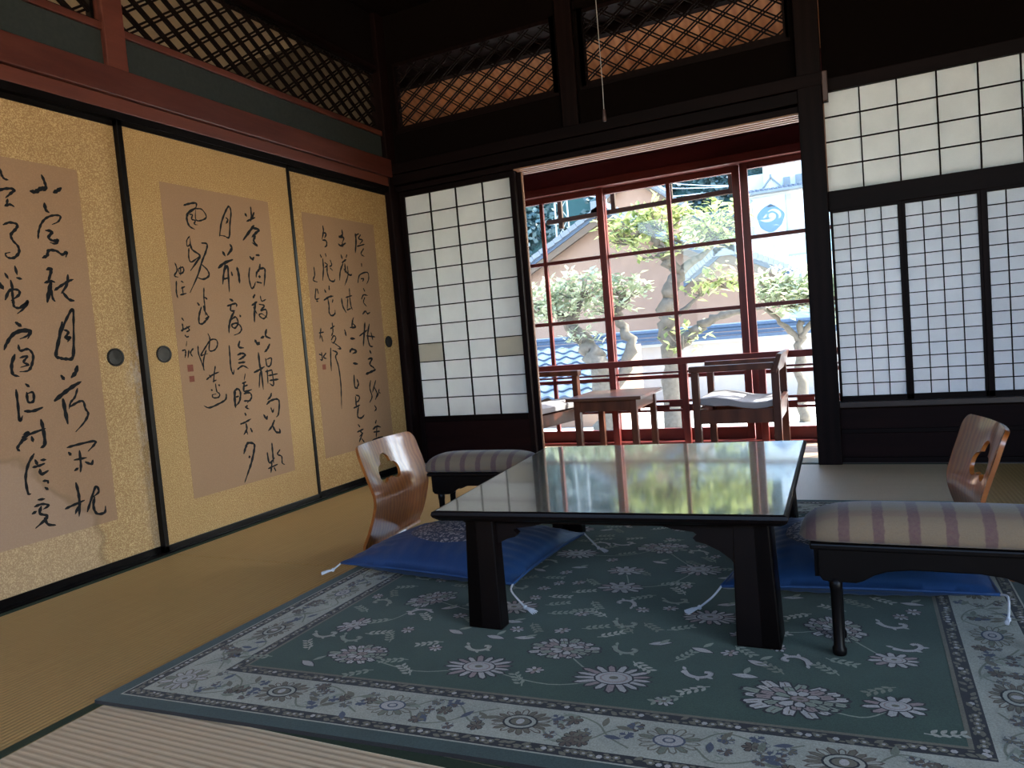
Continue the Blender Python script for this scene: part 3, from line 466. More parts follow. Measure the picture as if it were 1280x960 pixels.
def glass_door(n, x0, x1, y, label, xm):
    w = 0.048; d = struct('window_%d' % n, MB().box(x0 + w, x1 - w, y - 0.0155, y + 0.0155, rails[0], rails[1]), 'red_wood_x', label, 'glass door', bevel=0.002)
    for a, b in ((x0, x0 + w), (x1 - w, x1)): box('stile', (a, b, y - 0.016, y + 0.016, -0.03, 1.775), 'red_wood', d, bevel=0.002)
    box('rail', (x0 + w, x1 - w, y - 0.016, y + 0.016, 1.735, 1.775), 'red_wood_x', d, bevel=0.002)
    box('mullion', (xm - 0.014, xm + 0.014, y - 0.013, y + 0.013, 0.05, 1.735), 'red_wood', d, bevel=0.002)
    for z in (0.415, 0.852, 1.296):
        for a, b in ((x0 + w, xm - 0.014), (xm + 0.014, x1 - w)): box('glazing_bar', (a, b, y - 0.012, y + 0.012, z - 0.013, z + 0.013), 'red_wood_x', d, bevel=0.002)
    zz = [0.05, 0.402, 0.428, 0.839, 0.865, 1.283, 1.309, 1.735]
    for k in range(4):
        for a, b in ((x0 + w, xm - 0.014), (xm + 0.014, x1 - w)): box('glass_pane', (a, b, y - 0.0015, y + 0.0015, zz[2 * k], zz[2 * k + 1]), 'glass', d)
glass_door(5, 0.115, 1.072, 1.012, 'left sliding glass door with red wooden frame', 0.600)
glass_door(6, 1.028, 1.998, 1.050, 'middle sliding glass door with red wooden frame', 1.526)
glass_door(7, 2.005, 2.96, 1.012, 'right sliding glass door with red wooden frame showing the white house', 2.50)
glass_door(8, 2.93, 3.88, 1.050, 'glass door hidden behind the right paper screens', 3.41)
box('filler_board', (-0.7, 0.12, 0.99, 1.02, -0.05, 1.80), 'red_board', vw); box('filler_board', (3.87, 4.5, 0.99, 1.02, -0.05, 1.80), 'red_board', vw)

rl = thing('railing', 'red wooden railing with slotted lower rail along the inside of the glass doors', 'railing', (1.3, 0.93, -0.05))
def rb(name, a, mats='red_wood_x'): return box(name, (a[0] - 1.3, a[1] - 1.3, a[2] - 0.93, a[3] - 0.93, a[4] + 0.05, a[5] + 0.05), mats, rl, bevel=0.002)
rb('handrail', (0.1, 2.95, 0.905, 0.955, 0.505, 0.548)); rb('thin_rail', (0.1, 2.95, 0.925, 0.940, 0.445, 0.458))
for x in (0.33, 1.075, 1.575, 2.075, 2.75): rb('railing_post', (x - 0.022, x + 0.022, 0.91, 0.952, -0.05, 0.505), 'red_wood')
for z0, z1 in ((0.182, 0.197), (0.245, 0.262)): rb('slotted_rail', (0.1, 2.95, 0.922, 0.942, z0, z1))
rb('slotted_rail', (0.1, 2.95, 0.922, 0.942, 0.214, 0.228))
for k in range(14):
    x = 0.13 + k * 0.205
    rb('slot_block', (x, x + 0.10, 0.922, 0.942, 0.197, 0.214)); rb('slot_block', (x + 0.10, x + 0.20, 0.922, 0.942, 0.228, 0.245))

def vbox(root, name, a, mats, **k):
    L = root.location; return box(name, a, mats, root, **k)
M['chair_wood'] = m_wood('chair_wood', (0.055, 0.014, 0.007), (0.12, 0.036, 0.016), 0.42, spec=0.3, axis='z', scale=1.3, bands=2.0, dist=1.0)
M['seat_cloth'] = m_plain('seat_cloth', (0.30, 0.28, 0.29, 1), 0.8, 0.3, 0.1, 150)
def veranda_chair(loc, rz, label, flip=1):
    # back towards local +x * flip ; 0.52 wide (x), 0.56 deep (y)
    t = thing('veranda_armchair', label, 'chair', loc, rz, 'low veranda armchairs'); f = flip; cw = 'chair_wood'
    X = lambda a, b: (min(a * f, b * f), max(a * f, b * f))
    for x in (-0.24, 0.205):
        for y in (-0.28, 0.235): box('leg', (*X(x, x + 0.042), y, y + 0.042, 0, 0.53), cw, t, bevel=0.004)
    for y in (-0.285, 0.235): box('armrest', (*X(-0.25, 0.22), y, y + 0.052, 0.528, 0.565), cw, t, bevel=0.005)
    obj('back_rail', MB().prism([(0.205, 0.505), (0.235, 0.503), (0.268, 0.610), (0.242, 0.613)], lambda a, b: (a * f, -0.29, b), lambda a, b: (a * f, 0.292, b)), cw, t, bevel=0.004)
    for y in (-0.272, 0.247): box('side_apron', (*X(-0.20, 0.21), y, y + 0.022, 0.225, 0.305), cw, t, bevel=0.002)
    box('front_apron', (*X(-0.235, -0.215), -0.24, 0.24, 0.225, 0.305), cw, t, bevel=0.002)
    obj('back_apron', MB().prism([(0.215, 0.225), (0.237, 0.225), (0.250, 0.350), (0.225, 0.350)], lambda a, b: (a * f, -0.27, b), lambda a, b: (a * f, 0.27, b)), cw, t, bevel=0.002)
    prof = [(-0.245, 0.352), (-0.20, 0.372), (-0.12, 0.378), (-0.04, 0.365), (0.04, 0.345), (0.11, 0.338), (0.17, 0.343), (0.21, 0.352)]
    poly = prof + [(a, 0.325 if -0.2 < a < 0.0 else b - 0.035) for a, b in reversed(prof)]
    obj('seat', MB().prism(poly, lambda a, b: (a * f, -0.245, b), lambda a, b: (a * f, 0.245, b)), 'seat_cloth', t, bevel=0.004)
    return t
veranda_chair((1.985, 0.565, -0.05), 0.0, 'low brown armchair right of the veranda side table, seen from its side')
veranda_chair((0.600, 0.520, -0.05), -0.22, 'low brown armchair partly hidden behind the tall paper screen', -1)
st = thing('side_table', 'small square brown veranda table between the two armchairs', 'table', (1.19, 0.585, -0.05), 0.0)
M['table_wood'] = m_wood('table_wood', (0.055, 0.018, 0.010), (0.11, 0.040, 0.024), 0.3, axis='x', scale=1.2, coat=0.4, bands=2.0, dist=1.0)
box('tabletop', (-0.245, 0.245, -0.29, 0.29, 0.385, 0.408), 'table_wood', st, bevel=0.004)
for x in (-0.205, 0.165):
    for y in (-0.255, 0.215): box('leg', (x, x + 0.04, y, y + 0.04, 0, 0.385), 'chair_wood', st, bevel=0.004)
for y in (-0.245, 0.225): box('apron', (-0.165, 0.165, y, y + 0.02, 0.315, 0.385), 'chair_wood', st)
for x in (-0.195, 0.175): box('apron', (x, x + 0.02, -0.215, 0.215, 0.315, 0.385), 'chair_wood', st)

# ================================================================ RUG
RC = [(0.982, -2.927), (2.968, -2.795), (3.00, -0.825), (1.005, -0.90)]; RW, RH = 1.99, 2.03
def rugp(u, v, z):
    s, t = u / RW, v / RH; a, b, c, d = RC
    return tuple((1 - s) * (1 - t) * a[i] + s * (1 - t) * b[i] + s * t * c[i] + (1 - s) * t * d[i] - (1.99, -1.86)[i] for i in (0, 1)) + (z,)
def m_pile(name, col, var=0.42):
    t = NT(name); v = t.coords(); n = t.noise(v, 330, 3, 0.75); b = t.noise(v, 9, 4)
    k = t.math('ADD', t.math('MULTIPLY', n, 0.7), t.math('MULTIPLY', b, 0.3))
    c = t.ramp(k, [(0.3, tuple(x * (1 - var) for x in col)), (0.7, tuple(min(1, x * (1 + var)) for x in col))])
    return t.done(t.pbsdf(c, 0.92, t.bump(n, 0.25, 0.002), 0.1, sheen=0.15))
RP = {'green': (0.040, 0.074, 0.047), 'cream': (0.42, 0.40, 0.31), 'dark': (0.022, 0.020, 0.020), 'tan': (0.17, 0.145, 0.095), 'petal': (0.48, 0.43, 0.38),
      'pink': (0.33, 0.24, 0.215), 'olive': (0.20, 0.205, 0.14), 'sage': (0.27, 0.29, 0.21), 'slate': (0.085, 0.095, 0.125), 'brown': (0.13, 0.09, 0.06), 'edge': (0.045, 0.072, 0.060)}
for k, c in RP.items(): M['rug_' + k] = m_pile('rug_' + k, c)
RK = list(RP); RM = ['rug_' + k for k in RK]
rug = link('rug', MB().grid(lambda s, t: rugp(s * RW, t * RH, 0.010), 4, 4).mesh('rug', 'rug_green'), None, (1.99, -1.86, 0))
tag(rug, 'green floral rug with cream border lying under the low table', 'rug')
e_ = MB(); P_ = [(0, 0), (RW, 0), (RW, RH), (0, RH)]
for i in range(4):
    a, b = P_[i], P_[(i + 1) % 4]; e_.add([rugp(*a, 0.0015), rugp(*b, 0.0015), rugp(*b, 0.010), rugp(*a, 0.010)], [(0, 1, 2, 3)])
obj('bound_edge', e_, 'rug_dark', rug)
def ring(name, i0, i1, mat, z):
    mb = MB(); o = [(i0, i0), (RW - i0, i0), (RW - i0, RH - i0), (i0, RH - i0)]; n = [(i1, i1), (RW - i1, i1), (RW - i1, RH - i1), (i1, RH - i1)]
    for k in range(4):
        q = (k + 1) % 4; N = 4
        for s in range(N):
            f = lambda A, B, t: (A[0] + (B[0] - A[0]) * t, A[1] + (B[1] - A[1]) * t)
            a0, a1 = f(o[k], o[q], s / N), f(o[k], o[q], (s + 1) / N); b0, b1 = f(n[k], n[q], s / N), f(n[k], n[q], (s + 1) / N)
            mb.add([rugp(*a0, z), rugp(*a1, z), rugp(*b1, z), rugp(*b0, z)], [(0, 1, 2, 3)])
    return obj(name, mb, mat, rug)
ring('outer_band', 0.0, 0.036, 'rug_edge', 0.0102); ring('light_line', 0.036, 0.040, 'rug_cream', 0.0104); ring('guard_band', 0.040, 0.068, 'rug_dark', 0.0104)
ring('border_band', 0.068, 0.192, 'rug_cream', 0.0104); ring('guard_band', 0.192, 0.222, 'rug_dark', 0.0104); ring('light_line', 0.222, 0.230, 'rug_tan', 0.0104)
pat = MB(); rr = random.Random(11)
def pl(pts, col, layer):
    z = 0.0106 + layer * 0.00022 + (len(pat.f) % 60) * 3e-6
    pat.add([rugp(max(0.004, min(RW - 0.004, u)), max(0.004, min(RH - 0.004, v)), z) for u, v in pts], [tuple(range(len(pts)))], RK.index(col))
def ell(c, a, b, rot, col, layer, n=12):
    cr, sr = math.cos(rot), math.sin(rot)
    pl([(c[0] + a * math.cos(t) * cr - b * math.sin(t) * sr, c[1] + a * math.cos(t) * sr + b * math.sin(t) * cr) for t in (2 * PI * k / n for k in range(n))], col, layer)
def leaf(c, L, w, rot, col, layer, outline=None):
    cr, sr = math.cos(rot), math.sin(rot)
    S = [(0, 0), (0.25, 0.75), (0.5, 1), (0.78, 0.6), (1, 0), (0.78, -0.6), (0.5, -1), (0.25, -0.75)]
    if outline: pl([(c[0] + (x * L * 1.12 - 0.05 * L) * cr - y * (w + 0.0028) * sr, c[1] + (x * L * 1.12 - 0.05 * L) * sr + y * (w + 0.0028) * cr) for x, y in S], outline, layer)
    pl([(c[0] + x * L * cr - y * w * sr, c[1] + x * L * sr + y * w * cr) for x, y in S], col, layer + 1)
def vine(pts, w, col, layer):
    Q = catmull([(p[0], p[1], 0) for p in pts], 6); n = len(Q)
    for i in range(n - 1):
        t = (Q[i + 1] - Q[i]); 
        if t.length < 1e-7: continue
        nn = Vector((-t.y, t.x, 0)).normalized() * w / 2
        pl([(p.x, p.y) for p in (Q[i] + nn, Q[i] - nn, Q[i + 1] - nn, Q[i + 1] + nn)], col, layer)
def flower(c, R, n, sq=0.72, rot=0.0, cols=('petal', 'pink'), eye=True, out='dark'):
    cr, sr = math.cos(rot), math.sin(rot)
    def P(r, t): return (c[0] + r * math.cos(t) * cr - r * sq * math.sin(t) * sr, c[1] + r * math.cos(t) * sr + r * sq * math.sin(t) * cr)
    for k in range(n):
        t = 2 * PI * k / n; d = PI / n; r = R * (0.9 + 0.16 * rr.random())
        pl([P(0, 0), P(r * 0.55, t - d * 1.15), P(r * 0.95, t - d * 0.75), P(r * 1.10, t), P(r * 0.95, t + d * 0.75), P(r * 0.55, t + d * 1.15)], out, 2)
        pl([P(0, 0), P(r * 0.55, t - d * 0.80), P(r * 0.90, t - d * 0.48), P(r * 1.02, t), P(r * 0.90, t + d * 0.48), P(r * 0.55, t + d * 0.80)], cols[k % 2] if k % 3 else cols[0], 3)
    if eye:
        for rad, col, ly in ((0.52, out, 5), (0.47, cols[0], 6), (0.36, cols[1], 7), (0.31, cols[0], 8), (0.12, 'tan', 9)):
            pl([P(R * rad, 2 * PI * k / 12) for k in range(12)], col, ly)
def palmette(c, R, rot=0.0, cols=('petal', 'pink')):
    # a full ruffled blossom: three rings of uneven petals, each with its dark outline, leaning to one side
    cr, sr = math.cos(rot), math.sin(rot)
    def P(x, y): return (c[0] + R * (x * cr - y * 0.70 * sr), c[1] + R * (x * sr + y * 0.70 * cr))
    for rad, n, off, ly, col in ((1.0, 17, 0.0, 2, cols[0]), (0.72, 13, 0.06, 4, cols[1]), (0.50, 9, 0.12, 6, cols[0])):
        for k in range(n):
            t = 2 * PI * k / n + rr.uniform(-0.06, 0.06); d = PI / n; r = rad * rr.uniform(0.88, 1.10); q = lambda rr_, tt: P(off + rr_ * math.cos(tt), rr_ * math.sin(tt))
            pl([q(r * 0.25, t), q(r * 0.70, t - d * 1.2), q(r * 1.0, t - d * 0.85), q(r * 1.07, t - d * 0.25), q(r * 1.03, t + d * 0.15), q(r * 1.06, t + d * 0.6), q(r * 0.70, t + d * 1.2)], 'dark', ly)
            pl([q(r * 0.30, t), q(r * 0.70, t - d * 0.90), q(r * 0.95, t - d * 0.62), q(r * 1.0, t - d * 0.2), q(r * 0.96, t + d * 0.15), q(r * 0.99, t + d * 0.45), q(r * 0.70, t + d * 0.90)], col if k % 4 else 'sage', ly + 1)
            if rad > 0.7: pl([q(r * 0.72, t - d * 0.10), q(r * 0.93, t - d * 0.08), q(r * 0.93, t + d * 0.04), q(r * 0.72, t + d * 0.10)], 'brown', ly + 1.5)
    ell(P(0.14, 0.0), R * 0.20, R * 0.13, rot, 'brown', 8); ell(P(0.14, 0.0), R * 0.16, R * 0.10, rot, cols[1], 8.5); ell(P(0.15, 0.0), R * 0.07, R * 0.045, rot, 'tan', 9)
def sprig(c, rot, L, col='sage', n=4):
    e = (c[0] + L * math.cos(rot), c[1] + L * math.sin(rot)); vine([c, ((c[0] + e[0]) / 2 + 0.008 * math.sin(rot), (c[1] + e[1]) / 2 - 0.008 * math.cos(rot)), e], 0.0032, col, 1)
    for k in range(n):
        t = (k + 0.7) / n; q = (c[0] + (e[0] - c[0]) * t, c[1] + (e[1] - c[1]) * t)
        for s in (-1, 1): leaf(q, L * 0.30, L * 0.075, rot + s * 0.75, col, 2)
def hook(c, rot, L, col='sage'):
    # a curled acanthus bud with a leafy tail
    f = lambda a, b: (c[0] + L * (a * math.cos(rot) - b * math.sin(rot)), c[1] + L * (a * math.sin(rot) + b * math.cos(rot)))
    for w, cc, ly in ((0.020, 'dark', 2), (0.0145, col, 3)):
        Q = [(-0.5, 0.18), (-0.25, -0.12), (0.12, -0.20), (0.42, 0.0), (0.40, 0.26), (0.20, 0.24)]
        vine([f(*q) for q in Q], w * L / 0.08, cc, ly)
    for a, b, r_ in ((-0.45, 0.2, 2.2), (-0.30, -0.05, 2.8), (0.05, -0.18, -1.0), (0.35, -0.05, -0.4)): leaf(f(a, b), L * 0.30, L * 0.07, rot + r_, col, 4)
def bloom(c, R, rot=0.0):
    for k in range(5): 
        t = rot + 2 * PI * k / 5; ell((c[0] + R * 0.55 * math.cos(t), c[1] + R * 0.45 * math.sin(t)), R * 0.50, R * 0.42, t, 'dark', 3, 8); ell((c[0] + R * 0.55 * math.cos(t), c[1] + R * 0.45 * math.sin(t)), R * 0.40, R * 0.32, t, 'petal', 4, 8)
    ell(c, R * 0.24, R * 0.2, 0, 'tan', 5, 8)
big = [('p', 0.469, 0.338, 0.076, 0.15), ('f', 0.80, 0.335, 0.080, 0), ('f', 1.115, 0.345, 0.086, 0), ('p', 0.955, 0.465, 0.082, 0), ('p', 1.475, 0.335, 0.098, -0.1), ('f', 1.655, 0.345, 0.058, 0),
       ('f', 0.335, 0.50, 0.052, 1.2), ('p', 0.45, 0.72, 0.075, 0.9), ('f', 0.72, 0.70, 0.07, 0), ('f', 1.25, 0.72, 0.07, 0), ('p', 1.54, 0.70, 0.08, -0.9), ('f', 1.66, 0.55, 0.05, 0),
       ('f', 0.935, 1.05, 0.06, 0), ('f', 0.965, 0.90, 0.065, 0), ('f', 1.15, 1.09, 0.075, 0), ('p', 0.99, 1.30, 0.085, 0), ('f', 0.72, 1.2, 0.075, 0), ('f', 1.28, 1.28, 0.075, 0), ('p', 0.40, 1.15, 0.08, 1.4), ('p', 1.58, 1.15, 0.08, 1.7)]
big += [(k, RW - u, RH - v, R, r) for k, u, v, R, r in big[:7]]
big += [('f', 0.62, 1.5, 0.06, 0), ('f', 1.36, 1.5, 0.06, 0), ('f', 0.99, 1.6, 0.07, 0)]
put = []
for k, u, v, R, r in big:
    put.append((u, v, R)); palmette((u, v), R, r) if k == 'p' else flower((u, v), R, 17 if R > 0.065 else 11, 0.70, r)
inner = lambda u, v, m=0.26: m < u < RW - m and m < v < RH - m
tries = 0
while tries < 2600:
    tries += 1; u, v = rr.uniform(0.25, RW - 0.25), rr.uniform(0.25, RH - 0.25); kind = rr.random(); R = 0.024 if kind < 0.16 else 0.033
    if not inner(u, v, 0.235 + R) or any((u - a) ** 2 + ((v - b) * 1.25) ** 2 < (R + c * 1.06 + 0.004) ** 2 for a, b, c in put): continue
    put.append((u, v, R))
    if kind < 0.16: flower((u, v), R * 0.9, 7, 0.8, rr.random() * 3, ('petal', 'pink'), False); ell((u, v), R * 0.25, R * 0.2, 0, 'tan', 5, 8)
    elif kind < 0.34: hook((u, v), rr.uniform(-0.6, 0.6) + rr.choice((0, PI)), 0.062, rr.choice(('petal', 'sage', 'cream')))
    elif kind < 0.84: sprig((u - 0.02, v - 0.012), rr.choice((0.3, 0.8, 2.4, 3.6, 5.6)) + rr.uniform(-.3, .3), 0.062, rr.choice(('sage', 'sage', 'olive', 'cream')))
    else:
        leaf((u - 0.025, v), 0.055, 0.010, rr.uniform(-0.6, 0.6), 'petal', 2, 'dark'); leaf((u, v + 0.006), 0.035, 0.007, rr.uniform(0.5, 1.4), 'sage', 3)
for i in range(len(big) - 1):       # thin stems winding between the large flowers
    a, b = big[i], big[i + 1]
    if abs(a[1] - b[1]) + abs(a[2] - b[2]) < 0.55: vine([(a[1], a[2]), ((a[1] + b[1]) / 2 + 0.03, (a[2] + b[2]) / 2 - 0.05), (b[1], b[2])], 0.0038, 'sage', 0)
def along(side, s, d):              # s runs along a side, d is the inset
    return [(s, d), (RW - d, s), (RW - s, RH - d), (d, RH - s)][side]
for side in range(4):
    Ln = RW if side % 2 == 0 else RH; n = 7; rot = side * PI / 2
    for k in range(n):
        s = 0.13 + (Ln - 0.26) * (k + 0.5 * 0) / (n - 1) if n > 1 else 0; c = along(side, s, 0.130)
        if k in (0,):     # the corner flower
            flower(c, 0.055, 13, 0.9, rot + 0.7, ('petal', 'olive'), True, 'tan'); continue
        if k == n - 1: continue
        if k % 2 == 1:
            flower(c, 0.060, 19, 0.72, rot, ('tan', 'cream'), False, 'brown'); ell(c, 0.036, 0.027, rot, 'dark', 5, 16); ell(c, 0.032, 0.023, rot, 'cream', 6, 16); ell(c, 0.024, 0.016, rot, 'dark', 7, 14); ell(c, 0.020, 0.013, rot, 'tan', 8, 14); ell(c, 0.008, 0.010, rot, 'petal', 9)
        else:
            flower(c, 0.056, 15, 0.75, rot, ('cream', 'olive'), False, 'tan'); ell(c, 0.030, 0.022, rot, 'slate', 5, 14); ell(c, 0.026, 0.018, rot, 'petal', 6, 14); ell(c, 0.012, 0.009, rot, 'slate', 7); ell(c, 0.008, 0.006, rot, 'petal', 8)
    st = (Ln - 0.26) / (n - 1)
    for k in range(n - 1):
        s0 = 0.13 + st * k
        for sg in (1, -1):
            vine([along(side, s0 + 0.07, 0.13 + sg * 0.050), along(side, s0 + 0.10, 0.13 + sg * 0.036), along(side, s0 + 0.085, 0.13 + sg * 0.026)], 0.003, 'sage', 1); vine([along(side, s0 + 0.05, 0.13 + sg * 0.012), along(side, s0 + st * 0.30, 0.13 + sg * 0.048), along(side, s0 + st * 0.5, 0.13 + sg * 0.030), along(side, s0 + st * 0.62, 0.13 - sg * 0.01), along(side, s0 + st * 0.78, 0.13 - sg * 0.040)], 0.004, 'olive', 1)
        for j in range(20):
            c = along(side, s0 + st * (0.22 + 0.58 * rr.random()), 0.130 + rr.uniform(-0.046, 0.046)); q = rr.random()
            if q < 0.45: flower(c, 0.014, 6, 0.9, rr.random() * 3, (rr.choice(('slate', 'brown', 'tan')), 'cream'), False, 'slate')
            elif q < 0.6: flower(c, 0.018, 6, 0.9, rr.random() * 3, ('brown', 'tan'), False, 'dark')
            else: leaf(c, 0.036, 0.007, rr.random() * 6.28, rr.choice(('olive', 'sage', 'slate', 'tan')), 2)
    for d0, hw in ((0.054, 0.010), (0.207, 0.011)):
        s = d0
        while s < Ln - d0:
            c = along(side, s, d0 + rr.uniform(-0.003, 0.003)); q = rr.random()
            if q < 0.5: ell(c, 0.008, 0.007, rot, 'tan', 1, 6); ell(c, 0.0035, 0.003, rot, 'petal', 2, 5)
            elif q < 0.8: leaf(c, 0.020, 0.005, rot + rr.uniform(-0.8, 0.8), 'tan', 1)
            else: ell(c, 0.006, 0.006, rot, 'petal', 1, 6)
            ell(along(side, s + 0.010, d0 + rr.choice((-1, 1)) * hw * 0.75), 0.006, 0.003, rot, 'tan', 1, 6)
            s += 0.015
obj('floral_pattern', pat, RM, rug, kind='stuff')

# ================================================================ LOW TABLE
def m_top():
    t = NT('lacquered_top'); v = t.coords((1.0, 9, 9)); n = t.noise(v, 2.5, 5, 0.6, 0.5); fine = t.noise(t.coords((3, 120, 60)), 1.0, 3); wav = t.noise(t.coords((1.0, 3.0, 1.0)), 6.0, 2)
    c = t.ramp(n, [(0.3, (0.022, 0.016, 0.015)), (0.75, (0.045, 0.034, 0.031))])
    h = t.math('ADD', t.math('MULTIPLY', wav, 1.0), t.math('MULTIPLY', fine, 0.05))
    return t.done(t.pbsdf(c, 0.24, t.bump(h, 0.045, 0.02), 0.5, ior=2.1, coat=1.0, coat_rough=0.055))
M['table_top'] = m_top()
M['table_dark'] = m_wood('table_dark', (0.0025, 0.0012, 0.0012), (0.006, 0.003, 0.0028), 0.4, axis='x', spec=0.18)
TC = Vector((2.0, -1.86, 0.0128)); TQ = [(1.600, -2.387), (2.452, -2.336), (2.440, -1.326), (1.512, -1.395)]
def tp(s, t, z, inset=0.0):
    a, b, c, d = TQ; s = inset + s * (1 - 2 * inset); t = inset + t * (1 - 2 * inset)
    return ((1 - s) * (1 - t) * a[0] + s * (1 - t) * b[0] + s * t * c[0] + (1 - s) * t * d[0] - TC.x, (1 - s) * (1 - t) * a[1] + s * (1 - t) * b[1] + s * t * c[1] + (1 - s) * t * d[1] - TC.y, z)
tb = thing('low_table', 'low black lacquered wooden table with mirror-like top standing on the rug', 'table', TC)
top = MB(); prof = [(0.000, 0.3190), (-0.004, 0.3175), (-0.006, 0.310), (-0.003, 0.303), (0.004, 0.297), (0.012, 0.292)]
loops = [(0.004, 0.320)] + prof; vs = []
for ins, z in loops:
    for s, t in ((0, 0), (1, 0), (1, 1), (0, 1)):
        p = Vector(tp(s, t, z)); k = Vector((1 if s == 0 else -1, 1 if t == 0 else -1, 0)) * ins; vs.append(p + k)
nl = len(loops); top.add(vs, [(0, 1, 2, 3)] + [(4 * i + k, 4 * i + (k + 1) % 4, 4 * i + 4 + (k + 1) % 4, 4 * i + 4 + k) for i in range(nl - 1) for k in range(4)] + [tuple(4 * (nl - 1) + k for k in (3, 2, 1, 0))])
top.mi = [0] + [1] * (len(top.f) - 1)
obj('tabletop', top, ['table_top', 'table_dark'], tb)
# scalloped brackets between the legs; (a along the side, z)
def side_frame(A, B):
    A, B = Vector(A), Vector(B); d = B - A; L = d.length; d.normalize(); nrm = Vector((-d.y, d.x, 0))
    return A, d, nrm, L
cs = [tp(0, 0, 0), tp(1, 0, 0), tp(1, 1, 0), tp(0, 1, 0)]
sc_ = [(0.0, 0.292), (0.0, 0.150), (0.034, 0.182), (0.050, 0.203), (0.075, 0.222), (0.105, 0.236), (0.125, 0.241), (0.132, 0.249), (0.122, 0.258), (0.130, 0.264), (0.175, 0.269), (0.205, 0.277), (0.235, 0.292)]
for i in range(4):
    A, d, nrm, L = side_frame(cs[i], cs[(i + 1) % 4]); off = 0.055
    for e in (0, 1):
        def fn(a, b, dep, e=e):
            p = A + d * ((0.075 + a) if e == 0 else (L - 0.075 - a)) + nrm * (off + dep); return (p.x, p.y, b)
        obj('bracket', MB().prism(sc_, lambda a, b: fn(a, b, 0), lambda a, b: fn(a, b, 0.022)), 'table_dark', tb)
    q0, q1 = A + d * 0.06 + nrm * 0.066, A + d * (L - 0.06) + nrm * 0.066
    obj('apron', MB().bar((q0.x, q0.y, 0.284), (q1.x, q1.y, 0.284), 0.022, 0.016), 'table_dark', tb)
for i, (s, t) in enumerate(((0, 0), (1, 0), (1, 1), (0, 1))):
    p = Vector(tp(s, t, 0)) + Vector((0.012, 0, 0)); kx, ky = (1 if s == 0 else -1), (1 if t == 0 else -1); mb = MB()
    # an L of two boards that flare slightly towards the foot
    for hx, hy in ((0.098, 0.045), (0.045, 0.098)):
        lo = [(0.040, 0.040), (0.040 + hx, 0.040), (0.040 + hx, 0.040 + hy), (0.040, 0.040 + hy)]; hi = [(0.052, 0.048), (0.052 + hx * .82, 0.048), (0.052 + hx * .82, 0.048 + hy), (0.052, 0.048 + hy)]
        vs = [(p.x + kx * x, p.y + ky * y, 0.0) for x, y in lo] + [(p.x + kx * x, p.y + ky * y, 0.292) for x, y in hi]
        mb.add(vs, [(3, 2, 1, 0), (4, 5, 6, 7), (0, 1, 5, 4), (1, 2, 6, 5), (2, 3, 7, 6), (3, 0, 4, 7)])
    obj('leg', mb, 'table_dark', tb, bevel=0.004)

# ================================================================ CUSHIONS
def m_silk(name, a, b):
    t = NT(name); v = t.coords(); n = t.noise(v, 7, 3); f = t.noise(t.coords((400, 400, 60)), 1, 2); k = t.math('ADD', t.math('MULTIPLY', n, 0.6), t.math('MULTIPLY', f, 0.4))
    return t.done(t.pbsdf(t.ramp(k, [(0.3, a), (0.7, b)]), 0.5, t.bump(f, 0.08, 0.001), 0.35, sheen=0.05))
M['blue_silk'] = m_silk('blue_silk', (0.010, 0.042, 0.135), (0.020, 0.075, 0.215))
def m_brocade(name):
    t = NT(name); v = t.coords(); vo = t.n('ShaderNodeTexVoronoi', feature='DISTANCE_TO_EDGE'); t.l(v, vo.inputs['Vector']); vo.inputs['Scale'].default_value = 52
    n = t.noise(v, 75, 2, 0.6, 0.8); k = t.ramp(vo.outputs['Distance'], [(0.05, (0, 0, 0)), (0.14, (1, 1, 1))]); q = t.ramp(n, [(0.44, (0, 0, 0)), (0.54, (1, 1, 1))])
    c = t.mixc(t.math('MULTIPLY', k, q), (0.060, 0.075, 0.12, 1), (0.50, 0.46, 0.46, 1))
    return t.done(t.pbsdf(c, 0.6, t.bump(n, 0.2, 0.001), 0.3))
M['brocade'] = m_brocade('brocade')
M['tassel'] = m_plain('tassel_thread', (0.62, 0.62, 0.64, 1), 0.8, 0.3, 0.15, 300)
